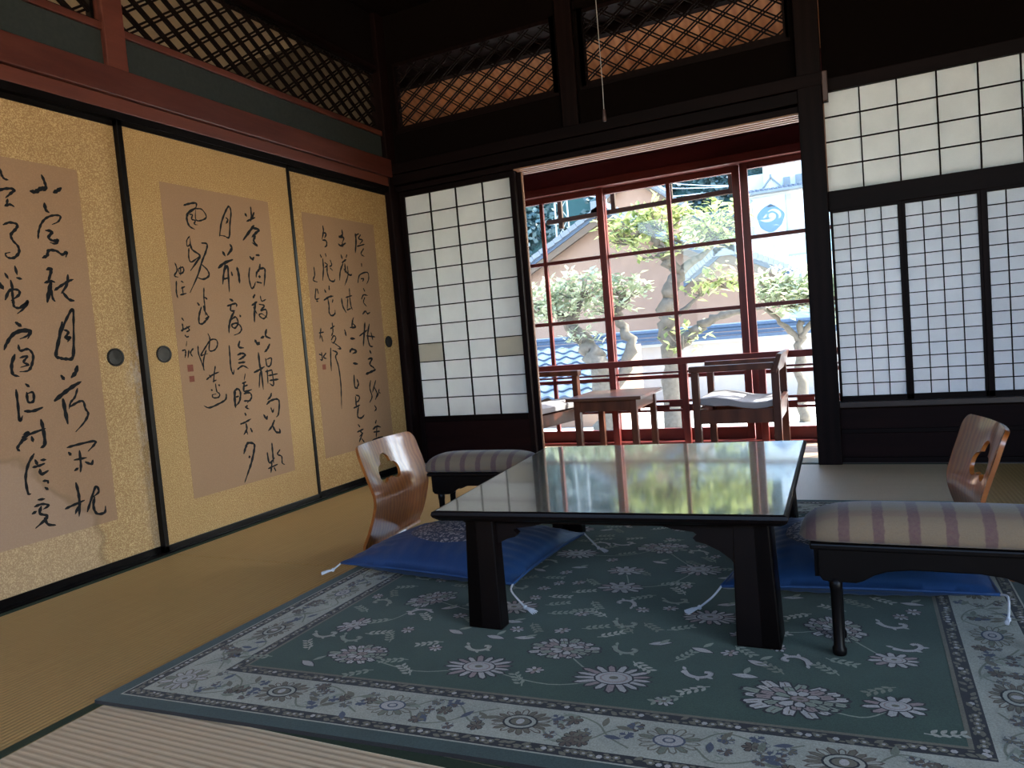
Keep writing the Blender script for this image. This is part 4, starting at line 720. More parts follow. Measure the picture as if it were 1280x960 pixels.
def cushion(label, corners, z0, rim, med, seed, tassels):
    cx = sum(p[0] for p in corners) / 4; cy = sum(p[1] for p in corners) / 4
    t = thing('floor_cushion', label, 'cushion', (cx, cy, z0), 0, 'blue seat cushions')
    rnd = random.Random(seed); hmax, ph = 0.070, rnd.random() * 6
    def P(s, q):
        u, w = 2 * s - 1, 2 * q - 1
        pin = 1 - 0.035 * (1 - abs(u) ** 3) * abs(w) ** 4 if abs(w) > abs(u) else 1
        s2 = 0.5 + 0.5 * u * (1 - 0.05 * (1 - w * w) * abs(u) ** 6); q2 = 0.5 + 0.5 * w * (1 - 0.05 * (1 - u * u) * abs(w) ** 6)
        a, b, c, d = corners
        return tuple((1 - s2) * (1 - q2) * a[i] + s2 * (1 - q2) * b[i] + s2 * q2 * c[i] + (1 - s2) * q2 * d[i] - (cx, cy)[i] for i in (0, 1))
    def hgt(s, q):
        u, w = 2 * s - 1, 2 * q - 1; f = max(0.0, (1 - abs(u) ** 2.6)) ** 0.62 * max(0.0, (1 - abs(w) ** 2.6)) ** 0.62
        wr = 0.0035 * math.sin(38 * (u + 0.25 * w) + ph) * max(0, abs(w) - 0.45) * 2 * (1 - abs(w)) * 4 + 0.0035 * math.sin(34 * (w - 0.2 * u) + ph) * max(0, abs(u) - 0.45) * 2 * (1 - abs(u)) * 4
        return f * (hmax + 0.006 * mnoise.noise((u * 2.2 + seed, w * 2.2, 0))) + wr - 0.012 * math.exp(-(u * u + w * w) / 0.02)
    rimz = lambda s, q: rim
    N = 44; body = MB()
    body.grid(lambda s, q: (*P(s, q), rim + hgt(s, q)), N, N); body.grid(lambda s, q: (*P(s, q), rim - min(rim - 0.001, max(0.0, hgt(s, q)) * 0.80)), N, N)
    o = obj('cushion_cover', body, 'blue_silk', t, smooth=True)
    w_ = o.modifiers.new('weld', 'WELD'); w_.merge_threshold = 0.0008
    mb = MB(); mc, mr = med, 0.27
    mb.grid(lambda a, b: (lambda s, q: (*P(s, q), rim + hgt(s, q) + 0.0022))(mc[0] + mr * a * math.cos(2 * PI * b), mc[1] + mr * a * math.sin(2 * PI * b)), 14, 40)
    obj('brocade_medallion', mb, 'brocade', t, smooth=True, label='round silvery brocade medallion')
    edge = []
    for k in range(4 * 20):
        s = k / 20; i = int(s); f = s - i; st_ = [(f, 0), (1, f), (1 - f, 1), (0, 1 - f)][i]; edge.append((*P(*st_), rim))
    obj('piped_edge', MB().tube(edge + [edge[0]], 0.0045, 6), 'blue_silk', t, smooth=True)
    for ci, pts in tassels:
        p0 = Vector((corners[ci][0] - cx, corners[ci][1] - cy, rim)); tm = MB(); Q = [p0] + [p0 + Vector(d) for d in pts]; Q[-1].z = max(Q[-1].z, 0.006 - z0 + 0.008)
        tm.tube(catmull(Q, 5), 0.0028, 6)
        end, pre = Vector(Q[-1]), Vector(Q[-2]); dr = (end - pre).normalized(); kn = MB()
        tm.lathe([(0.002, -0.006), (0.0055, -0.003), (0.0055, 0.003), (0.002, 0.006)], tuple(end), 8)
        for k in range(11):
            a = (k - 5) * 0.055; dd = (Matrix.Rotation(a, 3, 'Z') @ dr); e = end + dd * 0.045; e.z = max(0.0145 - z0, end.z - 0.004 - 0.002 * (k % 3)) if end.z < 0.03 else end.z - 0.042 + 0.0005 * k
            if end.z >= 0.03: e.x = end.x + a * 0.06; e.y = end.y + (k % 3 - 1) * 0.004
            tm.tube([end, (end + e) / 2 + Vector((0, 0, 0.001)), e], [0.0022, 0.0026, 0.0012], 5)
        obj('tassel', tm, 'tassel', t)
    return t
cushion('blue silk floor cushion left of the low table with a round brocade medallion', [(1.045, -2.105), (1.705, -2.175), (1.735, -1.655), (1.085, -1.635)], 0.026, 0.046, (0.48, 0.50), 3,
        [(0, [(-0.02, -0.02, -0.018)]), (1, [(0.01, -0.03, -0.01), (0.06, -0.055, -0.040)]), (2, [(0.02, 0.0, -0.02), (0.055, -0.02, -0.042)]), (3, [(-0.02, 0.02, -0.03)])])
cushion('blue silk floor cushion right of the low table, behind the near armrest', [(2.262, -2.075), (2.882, -2.005), (2.905, -1.430), (2.305, -1.430)], 0.026, 0.046, (0.46, 0.50), 8,
        [(0, [(-0.02, -0.02, -0.022), (-0.05, -0.05, -0.042)]), (1, [(0.012, -0.012, 0.002), (0.012, -0.03, -0.012), (0.008, -0.04, -0.042)]), (2, [(0.03, 0.02, -0.03)]), (3, [(-0.02, 0.02, -0.03)])])

# ================================================================ LEGLESS CHAIRS
def m_grain(name, dark, light):
    t = NT(name); v = t.coords((1.0, 1.0, 0.55)); w = t.n('ShaderNodeTexWave', wave_type='BANDS', bands_direction='Y'); t.l(v, w.inputs['Vector'])
    w.inputs['Scale'].default_value = 14; w.inputs['Distortion'].default_value = 7; w.inputs['Detail'].default_value = 2.5; w.inputs['Detail Scale'].default_value = 1.2
    n = t.noise(t.coords((50, 50, 4)), 1.6, 3); k = t.math('ADD', t.math('MULTIPLY', w.outputs['Fac'], 0.65), t.math('MULTIPLY', n, 0.4))
    return t.done(t.pbsdf(t.ramp(k, [(0.15, dark), (0.8, light)]), 0.36, None, 0.35, ior=1.5, coat=0.9, coat_rough=0.12))
M['zelkova'] = m_grain('zelkova', (0.23, 0.058, 0.010), (0.35, 0.105, 0.018))
def legless_chair(label, loc, rz, wid, hy=0.0):
    t = thing('legless_chair', label, 'chair', loc, rz, 'legless chairs')
    # local: +x is the front; profile (x, z) of the bent sheet from top of the back to the front of the seat
    prof = [(-0.068, 0.405), (-0.058, 0.380), (-0.042, 0.330), (-0.020, 0.265), (-0.003, 0.205), (-0.006, 0.155), (-0.022, 0.085), (-0.038, 0.040), (-0.034, 0.020)]
    Q = catmull([(a, 0, b) for a, b in prof], 5); n = len(Q); th = 0.011
    def pos(i, w, side):
        p = Q[i]; tg = (Q[min(i + 1, n - 1)] - Q[max(i - 1, 0)]).normalized(); nr = Vector((-tg.z, 0, tg.x)); nr = nr if nr.x > 0 else -nr
        cu = 0.030 * (abs(w) * 2 / wid) ** 2 * min(1.0, max(0, (p.z - 0.03) / 0.2)); q = p + nr * (side * th / 2) + Vector((cu, 0, 0))
        return (q.x, w, q.z)
    nw = 22; mb = MB(); vs = []
    def wl_(i):      # rounded upper corners, slight waist
        z = Q[i].z; top_ = max(0.0, z - 0.362) / 0.043; r = 1 - 0.14 * (1 - math.sqrt(max(0.0, 1 - top_ * top_)))
        return wid * r * (1.0 - 0.03 * math.exp(-((z - 0.18) / 0.07) ** 2))
    for side in (1, -1):
        for i in range(n):
            for j in range(nw + 1): vs.append(pos(i, wl_(i) * (j / nw - 0.5), side))
    K = n * (nw + 1); fs = []
    for i in range(n - 1):
        for j in range(nw):
            a = i * (nw + 1) + j; fs.append((a, a + 1, a + nw + 2, a + nw + 1)); fs.append((K + a, K + a + nw + 1, K + a + nw + 2, K + a + 1))
        for j in (0, nw):
            a = i * (nw + 1) + j; b = a + nw + 1; fs.append((a, b, K + b, K + a) if j == 0 else (a, K + a, K + b, b))
    for i in (0, n - 1):
        for j in range(nw):
            a = i * (nw + 1) + j; fs.append((a, K + a, K + a + 1, a + 1) if i == 0 else (a, a + 1, K + a + 1, K + a))
    mb.add(vs, fs); back = obj('backrest', mb, 'zelkova', t, smooth=True)
    # the cloud-shaped hand hole is cut right through the sheet
    lob = []
    for k in range(72):
        a = 2 * PI * k / 72; y = z = 0
        best = 0
        for (cy, cz, r) in ((0.000, 0.022, 0.034), (-0.040, -0.008, 0.030), (0.040, -0.008, 0.030), (0.0, 0.0, 0.030)):
            ux, uz = math.cos(a), math.sin(a); bq = ux * cy + uz * cz; disc = bq * bq - (cy * cy + cz * cz - r * r)
            if disc >= 0: best = max(best, bq + math.sqrt(disc))
        if best < 0.012: best = 0.012
        lob.append((best * math.cos(a), best * math.sin(a)))
    cut = link('hole_shape', MB().prism(lob, lambda a, b: (-0.2, hy + a * 1.12, 0.290 + b * 1.12), lambda a, b: (0.2, hy + a * 1.12, 0.290 + b * 1.12)).mesh('hole_shape', 'zelkova'), t)
    md = back.modifiers.new('hole', 'BOOLEAN'); md.operation = 'DIFFERENCE'; md.object = cut; md.solver = 'EXACT'
    bpy.context.view_layer.update(); dg = bpy.context.evaluated_depsgraph_get()
    me = bpy.data.meshes.new_from_object(back.evaluated_get(dg)); back.modifiers.clear(); back.data = me; bpy.data.objects.remove(cut)
    me.polygons.foreach_set('use_smooth', [True] * len(me.polygons))
    try: me.set_sharp_from_angle(angle=math.radians(40))
    except Exception: pass
    seat = MB(); sp = [(-0.036, 0.022), (-0.022, 0.0085), (0.0, 0.004), (0.10, 0.003), (0.25, 0.004), (0.36, 0.006), (0.40, 0.004)]
    SQ = catmull([(a, 0, b) for a, b in sp], 4)
    for off, flip in ((0.010, False), (0.0, True)):
        seat.grid(lambda s, q, off=off: (lambda p: (p.x, wid * (0.94 - 0.54 * min(1, s * 12)) * (q - 0.5), p.z + off))(SQ[min(len(SQ) - 1, int(round(s * (len(SQ) - 1))))]), len(SQ) - 1, 8)
    obj('seat', seat, 'zelkova', t, smooth=False)
    return t
legless_chair('glossy bentwood legless chair left of the table with a cloud-shaped hole', (0.985, -1.662, 0.012), math.radians(4.5), 0.42, -0.022)
legless_chair('bentwood legless chair whose back rises at the far right behind the near armrest', (2.890, -1.590, 0.012), math.radians(180 + 5), 0.40)

# ================================================================ ARMRESTS
def m_pad(name, base, stripe, base2):
    t = NT(name); v = t.coords(); sep = t.n('ShaderNodeSeparateXYZ'); t.l(v, sep.inputs[0]); fine = t.noise(t.coords((350, 350, 350)), 1, 2); wob = t.noise(v, 60, 2)
    x = t.math('ADD', sep.outputs[0], t.math('MULTIPLY', t.math('SUBTRACT', wob, 0.5), 0.006)); fr = t.math('FRACT', t.math('DIVIDE', t.math('ADD', x, 1.0), 0.0655))
    st = t.ramp(fr, [(0.0, (0, 0, 0)), (0.30, (0, 0, 0)), (0.34, (1, 1, 1)), (0.62, (1, 1, 1)), (0.66, (0, 0, 0))]); br = t.noise(v, 140, 3)
    row = t.math('SINE', t.math('MULTIPLY', sep.outputs[1], 95)); rw = t.ramp(row, [(0.55, (0, 0, 0)), (0.75, (1, 1, 1))])
    c = t.mixc(t.math('MULTIPLY', rw, 0.35), base, base2); c = t.mixc(t.math('MULTIPLY', st, t.math('ADD', 0.40, t.math('MULTIPLY', br, 0.6))), c, stripe)
    c = t.mixc(t.math('MULTIPLY', fine, 0.35), c, (0.08, 0.06, 0.045, 1))
    return t.done(t.pbsdf(c, 0.9, t.bump(fine, 0.3, 0.002), 0.15, sheen=0.2))
M['pad_cloth'] = m_pad('pad_cloth', (0.215, 0.155, 0.098, 1), (0.105, 0.046, 0.060, 1), (0.185, 0.095, 0.076, 1))
def armrest(label, loc, rz, L=0.28):
    t = thing('armrest', label, 'armrest', loc, rz, 'padded armrests'); D = L - 0.262
    def pad(a, b):          # a around, b along
        ang = 2 * PI * a; x = (b * 2 - 1); e = max(0.0, 1 - abs(x) ** 7) ** 0.5; ez = max(0.0, 1 - abs(x) ** 5) ** 0.42
        c, s = math.cos(ang), math.sin(ang); pw = lambda q, p: math.copysign(abs(q) ** p, q)
        zz = 0.270 + (0.055 * pw(s, 0.8) * ez if s > 0 else 0.022 * pw(s, 0.7) * (0.35 + 0.65 * ez)) - 0.010 * abs(x) ** 6
        return (x * L, 0.080 * pw(c, 0.8) * (0.25 + 0.75 * e), zz)
    obj('pad', MB().grid(pad, 36, 44), 'pad_cloth', t, smooth=True)
    box('pad_board', (-L + 0.022, L - 0.022, -0.066, 0.066, 0.236, 0.250), 'black_lacquer', t, bevel=0.004)
    half = [(-0.225, 0.238), (-0.225, 0.178), (-0.217, 0.166), (-0.205, 0.164), (-0.152, 0.164), (-0.135, 0.170), (-0.118, 0.182), (-0.095, 0.192), (-0.055, 0.198)]
    half = [(a - D * min(1, (-a) / 0.12), b) for a, b in half]
    poly = half + [(-a, b) for a, b in reversed(half)]
    for y in (-0.058, 0.042): obj('apron', MB().prism(poly, lambda a, b: (a, y, b), lambda a, b: (a, y + 0.016, b)), 'black_lacquer', t, bevel=0.003)
    for sx in (-1, 1):
        box('end_board', (sx * (0.225 + D) - 0.008, sx * (0.225 + D) + 0.008, -0.042, 0.042, 0.170, 0.238), 'black_lacquer', t)
        for sy in (-1, 1):
            obj('leg', MB().lathe([(0.0135, 0.0), (0.0150, 0.004), (0.0150, 0.014), (0.0115, 0.020), (0.0115, 0.140), (0.0135, 0.150), (0.0135, 0.172)], (sx * (0.192 + D), sy * 0.046, 0), 14), 'black_lacquer', t, smooth=True)
    return t
armrest('striped padded armrest on black legs in the right foreground', (2.747, -2.235, 0.0135), 0.0, 0.275)
armrest('striped padded armrest behind the left chair, partly hidden by the table edge', (1.282, -1.500, 0.0128), 0.03, 0.243)

# ================================================================ PULL CORD
M['cord_thread'] = m_plain('cord_thread', (0.45, 0.40, 0.36, 1), 0.8, 0.2, 0.1, 50)
pc = thing('pull_cord', 'thin lamp pull cord with a small brown knob hanging from the ceiling', 'cord', (1.723, -1.0, 1.63))
obj('cord', MB().tube([(0, 0, 0.045), (0.002, 0, 0.15), (0, 0, 0.5), (0.001, 0, 1.23)], 0.0016, 6), 'cord_thread', pc)
obj('knob', MB().lathe([(0.003, 0.050), (0.0055, 0.046), (0.0085, 0.012), (0.0075, 0.002), (0.003, 0.0)], (0, 0, 0), 12), 'end_wood', pc, smooth=True)

# ================================================================ OUTSIDE
M['gravel'] = m_plain('gravel', (0.62, 0.60, 0.56, 1), 0.95, 0.1, 0.2, 90)
M['bounce_sand'] = m_plain('bounce_sand', (0.70, 0.53, 0.33, 1), 0.95, 0.1, 0.15, 40)  # warm tone chosen for the light it bounces into the room
M['roof_tile'] = m_plain('roof_tile', (0.070, 0.098, 0.145, 1), 0.75, 0.12, 0.3, 25)
M['tile_pale'] = m_plain('pale_tile', (0.16, 0.18, 0.21, 1), 0.7, 0.15, 0.25, 25)
M['house_wall'] = m_plain('house_wall', (0.25, 0.165, 0.125, 1), 0.9, 0.1, 0.12, 4)
M['house_trim'] = m_plain('house_trim', (0.115, 0.085, 0.065, 1), 0.8, 0.2, 0.15, 8)
M['white_wall'] = m_plain('white_wall', (0.50, 0.54, 0.56, 1), 0.9, 0.1, 0.05, 4)
M['pale_siding'] = m_plain('pale_siding', (0.28, 0.40, 0.45, 1), 0.8, 0.2, 0.06, 5)
M['far_window'] = m_plain('far_window', (0.12, 0.15, 0.18, 1), 0.3, 0.5, 0.2, 5)
M['emblem_blue'] = m_plain('emblem_blue', (0.022, 0.088, 0.22, 1), 0.6, 0.3, 0.1, 5)
M['emblem_pale'] = m_plain('emblem_pale', (0.27, 0.31, 0.34, 1), 0.6, 0.3, 0.1, 5)
M['garden_wall'] = m_plain('garden_wall', (0.384, 0.341, 0.31, 1), 0.9, 0.1, 0.12, 6)
M['bark'] = m_plain('bark', (0.13, 0.112, 0.092, 1), 0.9, 0.1, 0.45, 22, bump=0.6)
M['pylon'] = m_plain('pylon_steel', (0.26, 0.29, 0.31, 1), 0.5, 0.4, 0.05, 5)
M['cable'] = m_plain('cable_grey', (0.62, 0.68, 0.72, 1), 0.6, 0.3, 0.05, 5)
def m_leaf(name, a, b, tr=0.45):
    t = NT(name); g = t.n('ShaderNodeNewGeometry'); n = t.noise(t.coords(), 2.5, 2); k = t.math('ADD', t.math('MULTIPLY', g.outputs['Random Per Island'], 0.7), t.math('MULTIPLY', n, 0.3))
    c = t.ramp(k, [(0.2, a), (0.8, b)]); p = t.pbsdf(c, 0.45, None, 0.5); tl = t.n('ShaderNodeBsdfTranslucent'); t.l(c, tl.inputs[0]); mx = t.n('ShaderNodeMixShader'); mx.inputs[0].default_value = tr
    t.l(p, mx.inputs[1]); t.l(tl.outputs[0], mx.inputs[2]); return t.done(mx.outputs[0])
M['leaf'] = m_leaf('leaf', (0.17, 0.22, 0.07), (0.52, 0.55, 0.24)); M['leaf_grey'] = m_leaf('grey_leaf', (0.22, 0.26, 0.15), (0.54, 0.57, 0.40))
M['forest'] = m_leaf('hazy_forest', (0.020, 0.050, 0.060), (0.055, 0.105, 0.110), 0.1); M['hill'] = m_plain('hazy_hill', (0.034, 0.074, 0.071, 1), 0.95, 0.1, 0.4, 0.3)  # distance haze is put into these blue-green colours
GZ = -0.55
struct('ground', MB().box(-60, 50, 1.35, 90, GZ - 0.3, GZ), 'gravel', 'white sunlit gravel garden outside the veranda', 'ground')
struct('ground_bounce_back', MB().box(-60, 50, -60, -6.4, GZ - 0.3, GZ), 'bounce_sand', 'unseen ground behind the open back, added to bounce warm light', 'ground')  # out of view; added as a sunlit reflector for the back opening
struct('ground_bounce_side', MB().box(5.2, 50, -6.4, 1.35, GZ - 0.3, GZ), 'bounce_sand', 'unseen ground beside the house, added to bounce warm light', 'ground')  # out of view; added to reflect warm sun into the side opening

# eave frame hanging outside
ef = thing('eave_frame', 'brown wooden rail with short hangers under the eave outside the glass', 'frame', (1.0, 1.75, 1.72))
M['eave_wood'] = m_plain('eave_wood', (0.060, 0.042, 0.032, 1), 0.8, 0.1, 0.2, 12)
obj('rail', MB().bar((-0.655, 0, 0.0), (0.92, 0, 0.022), 0.03, 0.035), 'eave_wood', ef)
for x, z0 in ((-0.53, -0.065), (-0.07, 0.0), (0.39, 0.0), (0.85, 0.0)): obj('hanger', MB().bar((x, 0, z0), (x, 0.0, 0.345), 0.035, 0.035), 'eave_wood', ef)

# garden wall with a tiled coping
gw = thing('garden_wall', 'low plastered garden wall with dark tiled coping behind the trees', 'wall', (-1.0, 9.0, GZ))
box('wall_body', (-7.0, 6.5, -0.12, 0.12, 0.0, 0.98), 'garden_wall', gw); box('plaster_edge', (-7.0, 6.5, -0.16, 0.16, 0.98, 1.03), 'white_wall', gw)
for k in range(3): box('coping_course', (-7.0, 6.5, -0.30 + k * 0.09, 0.30 - k * 0.09, 1.03 + 0.065 * k, 1.03 + 0.065 * (k + 1) - 0.012), 'roof_tile', gw)
obj('ridge_cap', MB().tube([(-7.0, 0, 1.24), (6.5, 0, 1.24)], 0.06, 8), 'roof_tile', gw)

# low tiled roof at the left, with wave tiles
lr = thing('tiled_roof', 'low blue-grey roof of wave tiles left behind the bright tree trunk', 'roof', (-2.15, 5.6, GZ))
rise, W_, D_ = 0.72, 3.2, 2.2
def roofz(y): return 0.42 + y / D_ * rise
obj('roof_deck', MB().add([(-W_ / 2, 0, 0.36), (W_ / 2, 0, 0.36), (W_ / 2, D_, 0.36 + rise), (-W_ / 2, D_, 0.36 + rise), (-W_ / 2, 0, 0.0), (W_ / 2, 0, 0.0), (W_ / 2, D_, 0.0), (-W_ / 2, D_, 0.0)],
    [(0, 1, 2, 3), (7, 6, 5, 4), (0, 4, 5, 1), (1, 5, 6, 2), (2, 6, 7, 3), (3, 7, 4, 0)]), 'house_wall', lr)
tm_ = MB().grid(lambda a, b: (a * 0.27, b * 0.27, 0.019 * math.cos(2 * PI * (a * 0.95 + 0.15)) + 0.028 * (1 - b) + b * 0.27 * rise / D_), 10, 2)
tm_.grid(lambda a, b: (a * 0.27, 0.0, 0.019 * math.cos(2 * PI * (a * 0.95 + 0.15)) + 0.028 - 0.03 * b), 10, 1); tile_me = tm_.mesh('roof_tile', 'roof_tile', True)
for j in range(8):
    for i in range(12): link('roof_tile', tile_me, lr, (-W_ / 2 + 0.265 * i, 0.01 + 0.262 * j, roofz(0.262 * j)))

# houses
def gable_house(name, label, x0, x1, y0, y1, ze, xr, zr, over, mats_wall, cat='house', tile='roof_tile'):
    t = thing(name, label, cat, ((x0 + x1) / 2, y0, GZ)); cx = (x0 + x1) / 2; g = GZ
    L = lambda x, y, z: (x - cx, y - y0, z - g)
    ax, bx = x0 + over, x1 - over
    zl = lambda x: ze + (zr - ze) * ((x - x0) / (xr - x0) if x < xr else (x1 - x) / (x1 - xr))
    w = MB(); pf = [(ax, g), (bx, g), (bx, zl(bx) - 0.10), (xr, zr - 0.12), (ax, zl(ax) - 0.10)]
    w.prism(pf, lambda a, b: L(a, y0 + over, b), lambda a, b: L(a, y1 - over, b)); obj('wall', w, mats_wall, t)
    for e, (xa, za) in enumerate(((x0, ze), (x1, ze))):
        pr = [(xa, za), (xr, zr), (xr, zr + 0.12), (xa, za + 0.12)]
        obj('roof_slope', MB().prism(pr, lambda a, b: L(a, y0, b), lambda a, b: L(a, y1, b)), tile, t)
        obj('bargeboard', MB().prism([(xa, za - 0.17), (xr, zr - 0.19), (xr, zr - 0.005), (xa, za - 0.005)], lambda a, b: L(a, y0 + 0.03, b), lambda a, b: L(a, y0 + 0.09, b)), 'house_trim', t)
        n = 13
        for k in range(n):     # verge tiles stepping down the gable edge
            f0, f1 = k / n, (k + 1) / n; q0 = (xr + (xa - xr) * f0, zr + (za - zr) * f0); q1 = (xr + (xa - xr) * f1, zr + (za - zr) * f1)
            obj('verge_tile', MB().bar(L(q0[0], y0 + 0.05, q0[1] + 0.15), L(q1[0], y0 + 0.05, q1[1] + 0.17), 0.26, 0.12), 'tile_pale', t)
    m = 8
    for k in range(m):
        yy = y0 + 0.5 + k * 0.62
        for xa in (x0, x1): obj('tile_row', MB().tube([L(xa, yy, ze + 0.14), L(xr, yy, zr + 0.14)], 0.07, 6), tile, t)
    obj('ridge', MB().bar(L(xr, y0 - 0.03, zr + 0.20), L(xr, y1, zr + 0.20), 0.26, 0.22), tile, t)
    obj('ridge_end_tile', MB().bar(L(xr, y0 - 0.08, zr + 0.14), L(xr, y0 - 0.02, zr + 0.14), 0.42, 0.40), 'tile_pale', t)
    return t
gable_house('gabled_house', 'tan house whose large gable rises behind the flowering tree', -5.6, -0.15, 13.5, 18.5, 2.25, -2.87, 3.72, 0.34, 'house_wall')
gable_house('small_house', 'smaller grey roofed gable right of the large tan gable', -0.42, 1.62, 11.0, 13.2, 1.56, 0.43, 2.16, 0.2, 'house_wall')
gable_house('far_house', 'far pale roof peak behind the big gable', -6.8, -2.8, 24.0, 30.0, 5.2, -4.9, 6.9, 0.3, 'house_wall', tile='tile_pale')

# white building with a round blue emblem
wbd = thing('white_building', 'white building with a round blue wave emblem seen through the right glass door', 'building', (0.5, 30.0, GZ)); g0 = GZ
def wbx(name, a, mats, **k): return box(name, (a[0] - 0.5, a[1] - 0.5, a[2] - 30, a[3] - 30, a[4] - g0, a[5] - g0), mats, wbd, **k)
wbx('wall', (-1.25, 8.0, 30.0, 36.0, g0, 6.38), 'white_wall'); wbx('upper_storey', (-0.55, 8.0, 30.9, 36.0, 6.38, 8.6), 'white_wall'); wbx('side_block', (-1.25, -0.55, 31.2, 36, 6.38, 7.4), 'white_wall')
wbx('eave_board', (-1.3, 8.0, 29.55, 30.9, 6.26, 6.36), 'far_window')
for k in range(36): obj('eave_tile', MB().tube([(-1.75 + k * 0.19, -0.45, 6.90), (-1.75 + k * 0.19, 0.9, 7.16)], 0.085, 6), 'roof_tile', wbd)
for a, b, z in ((0.30, 0.58, 6.62), (0.80, 1.10, 6.66)):
    f = wbx('window', (a, b, 30.80, 30.92, z - 0.02, z + 0.40), 'far_window'); 
obj('porch_gable', MB().prism([(-0.55, 6.48), (-0.17, 6.98), (0.24, 6.48)], lambda a, b: (a - 0.5, 0.2, b - g0), lambda a, b: (a - 0.5, 0.9, b - g0)), 'white_wall', wbd)
for s in ((-0.60, 6.46), (0.30, 6.46)): obj('gable_edge', MB().bar((-0.17 - 0.5, 0.15, 7.0 - g0), (s[0] - 0.5, 0.15, s[1] - g0), 0.10, 0.06), 'far_window', wbd)
wbx('gable_finial', (-0.22, -0.12, 30.08, 30.2, 6.98, 7.12), 'far_window')
sg = wbx('sign_panel', (-0.95, 0.37, 29.92, 29.99, 4.50, 6.12), 'white_wall')
wbx('pilaster', (-1.28, -1.02, 29.85, 30.0, 3.4, 6.1), 'pale_siding'); wbx('pilaster', (0.45, 0.62, 29.85, 30.0, 4.3, 6.1), 'pale_siding')
em = MB(); eo = [(math.cos(t) * 0.56 * (1 + 0.06 * math.sin(3 * t + 0.6) + 0.03 * math.sin(7 * t)), math.sin(t) * 0.57 * (1 + 0.05 * math.cos(4 * t))) for t in (2 * PI * k / 40 for k in range(40))]
ECX, ECZ = -0.255, 5.17
em.prism(eo, lambda a, b: (ECX + a - 0.5, -0.115, ECZ + b - g0), lambda a, b: (ECX + a - 0.5, -0.085, ECZ + b - g0))
em.prism([(-0.14, 0.50), (0.02, 0.66), (0.10, 0.60), (0.26, 0.50)], lambda a, b: (ECX + a - 0.5, -0.115, ECZ + b - g0), lambda a, b: (ECX + a - 0.5, -0.085, ECZ + b - g0))
obj('round_emblem', em, 'emblem_blue', sg, label='round blue emblem with pale swirls')
sw = MB()
def swirl(pts, ws):
    Q = catmull([(a, 0, b) for a, b in pts], 6); n = len(Q); vs = []
    for i, p in enumerate(Q):
        tg = (Q[min(i + 1, n - 1)] - Q[max(i - 1, 0)]).normalized(); nr = Vector((-tg.z, 0, tg.x)); f = i / (n - 1) * (len(ws) - 1); k = min(int(f), len(ws) - 2); w = ws[k] + (ws[k + 1] - ws[k]) * (f - k)
        for s in (1, -1): q = p + nr * s * w / 2; vs.append((ECX + q.x - 0.5, -0.118, ECZ + q.z - g0))
    sw.add(vs, [(2 * i, 2 * i + 1, 2 * i + 3, 2 * i + 2) for i in range(n - 1)])
swirl([(-0.42, -0.02), (-0.26, -0.07), (-0.05, -0.08), (0.13, 0.0), (0.17, 0.12), (0.06, 0.20), (-0.08, 0.16)], [0.02, 0.10, 0.12, 0.13, 0.10, 0.08, 0.02])
swirl([(-0.10, 0.30), (0.12, 0.36), (0.32, 0.25), (0.40, 0.08), (0.34, -0.04)], [0.02, 0.08, 0.13, 0.10, 0.02]); swirl([(-0.30, 0.06), (-0.20, 0.12), (-0.16, 0.22)], [0.03, 0.09, 0.02]); swirl([(-0.06, 0.06), (0.04, 0.10), (0.08, 0.04)], [0.10, 0.14, 0.05])
swirl([(0.08, -0.34), (0.22, -0.30), (0.34, -0.36)], [0.01, 0.025, 0.01])
obj('emblem_swirl', sw, 'emblem_pale', sg, label='pale wave swirl of the emblem')
wbx('lower_siding', (-1.25, 8.0, 29.6, 30.0, g0, 4.30), 'pale_siding'); wbx('ledge', (-1.25, 8.0, 29.4, 30.0, 4.30, 4.40), 'white_wall')
wbx('garage_door', (-0.12, 0.42, 29.56, 29.62, 3.1, 4.05), 'white_wall')
for k in range(22): wbx('siding_rib', (-0.9 + 0.15 * k, -0.87 + 0.15 * k, 29.57, 29.60, 2.0, 3.45), 'white_wall')
wbx('fence_rail', (0.40, 3.0, 29.50, 29.55, 3.42, 3.47), 'far_window')

# forested hill
def hz(x, y): return -1 + 34.0 * min(1, max(0, (y - 40) / 26)) ** 0.8 + 3.5 * mnoise.noise((x * 0.05, y * 0.05, 1.0)) + max(0, (-x - 8)) * 0.08
hill = MB().grid(lambda a, b: (-75 + 110 * a, 40 + 50 * b, hz(-75 + 110 * a, 40 + 50 * b)), 50, 24)
struct('hill', hill, 'hill', 'wooded hill behind the houses', 'hill', smooth=True)
fo = MB(); rf = random.Random(5)
for k in range(1700):      # each crown is a loose ball of leaf sprays
    x, y = rf.uniform(-46, 8), rf.uniform(41, 62); r = rf.uniform(0.6, 1.3); z = hz(x, y) + r * 0.4
    for j in range(62):
        d = Vector((rf.gauss(0, 1), rf.gauss(0, 1), rf.gauss(0, 1))).normalized() * r * rf.uniform(0.6, 1.05); u = Vector((rf.uniform(-1, 1), rf.uniform(-1, 1), rf.uniform(-0.6, 0.6))).normalized() * rf.uniform(0.14, 0.30); w = d.cross(u)
        w = w.normalized() * u.length * 0.7 if w.length > 1e-6 else Vector((0, 0, 0.1)); p = Vector((x, y, z)) + d
        fo.add([p - u, p + w, p + u, p - w], [(0, 1, 2, 3)])
f_ = obj('forest', fo, 'forest', None, kind='stuff'); tag(f_, 'forest covering the hill, coloured dark blue-green for haze', 'forest')
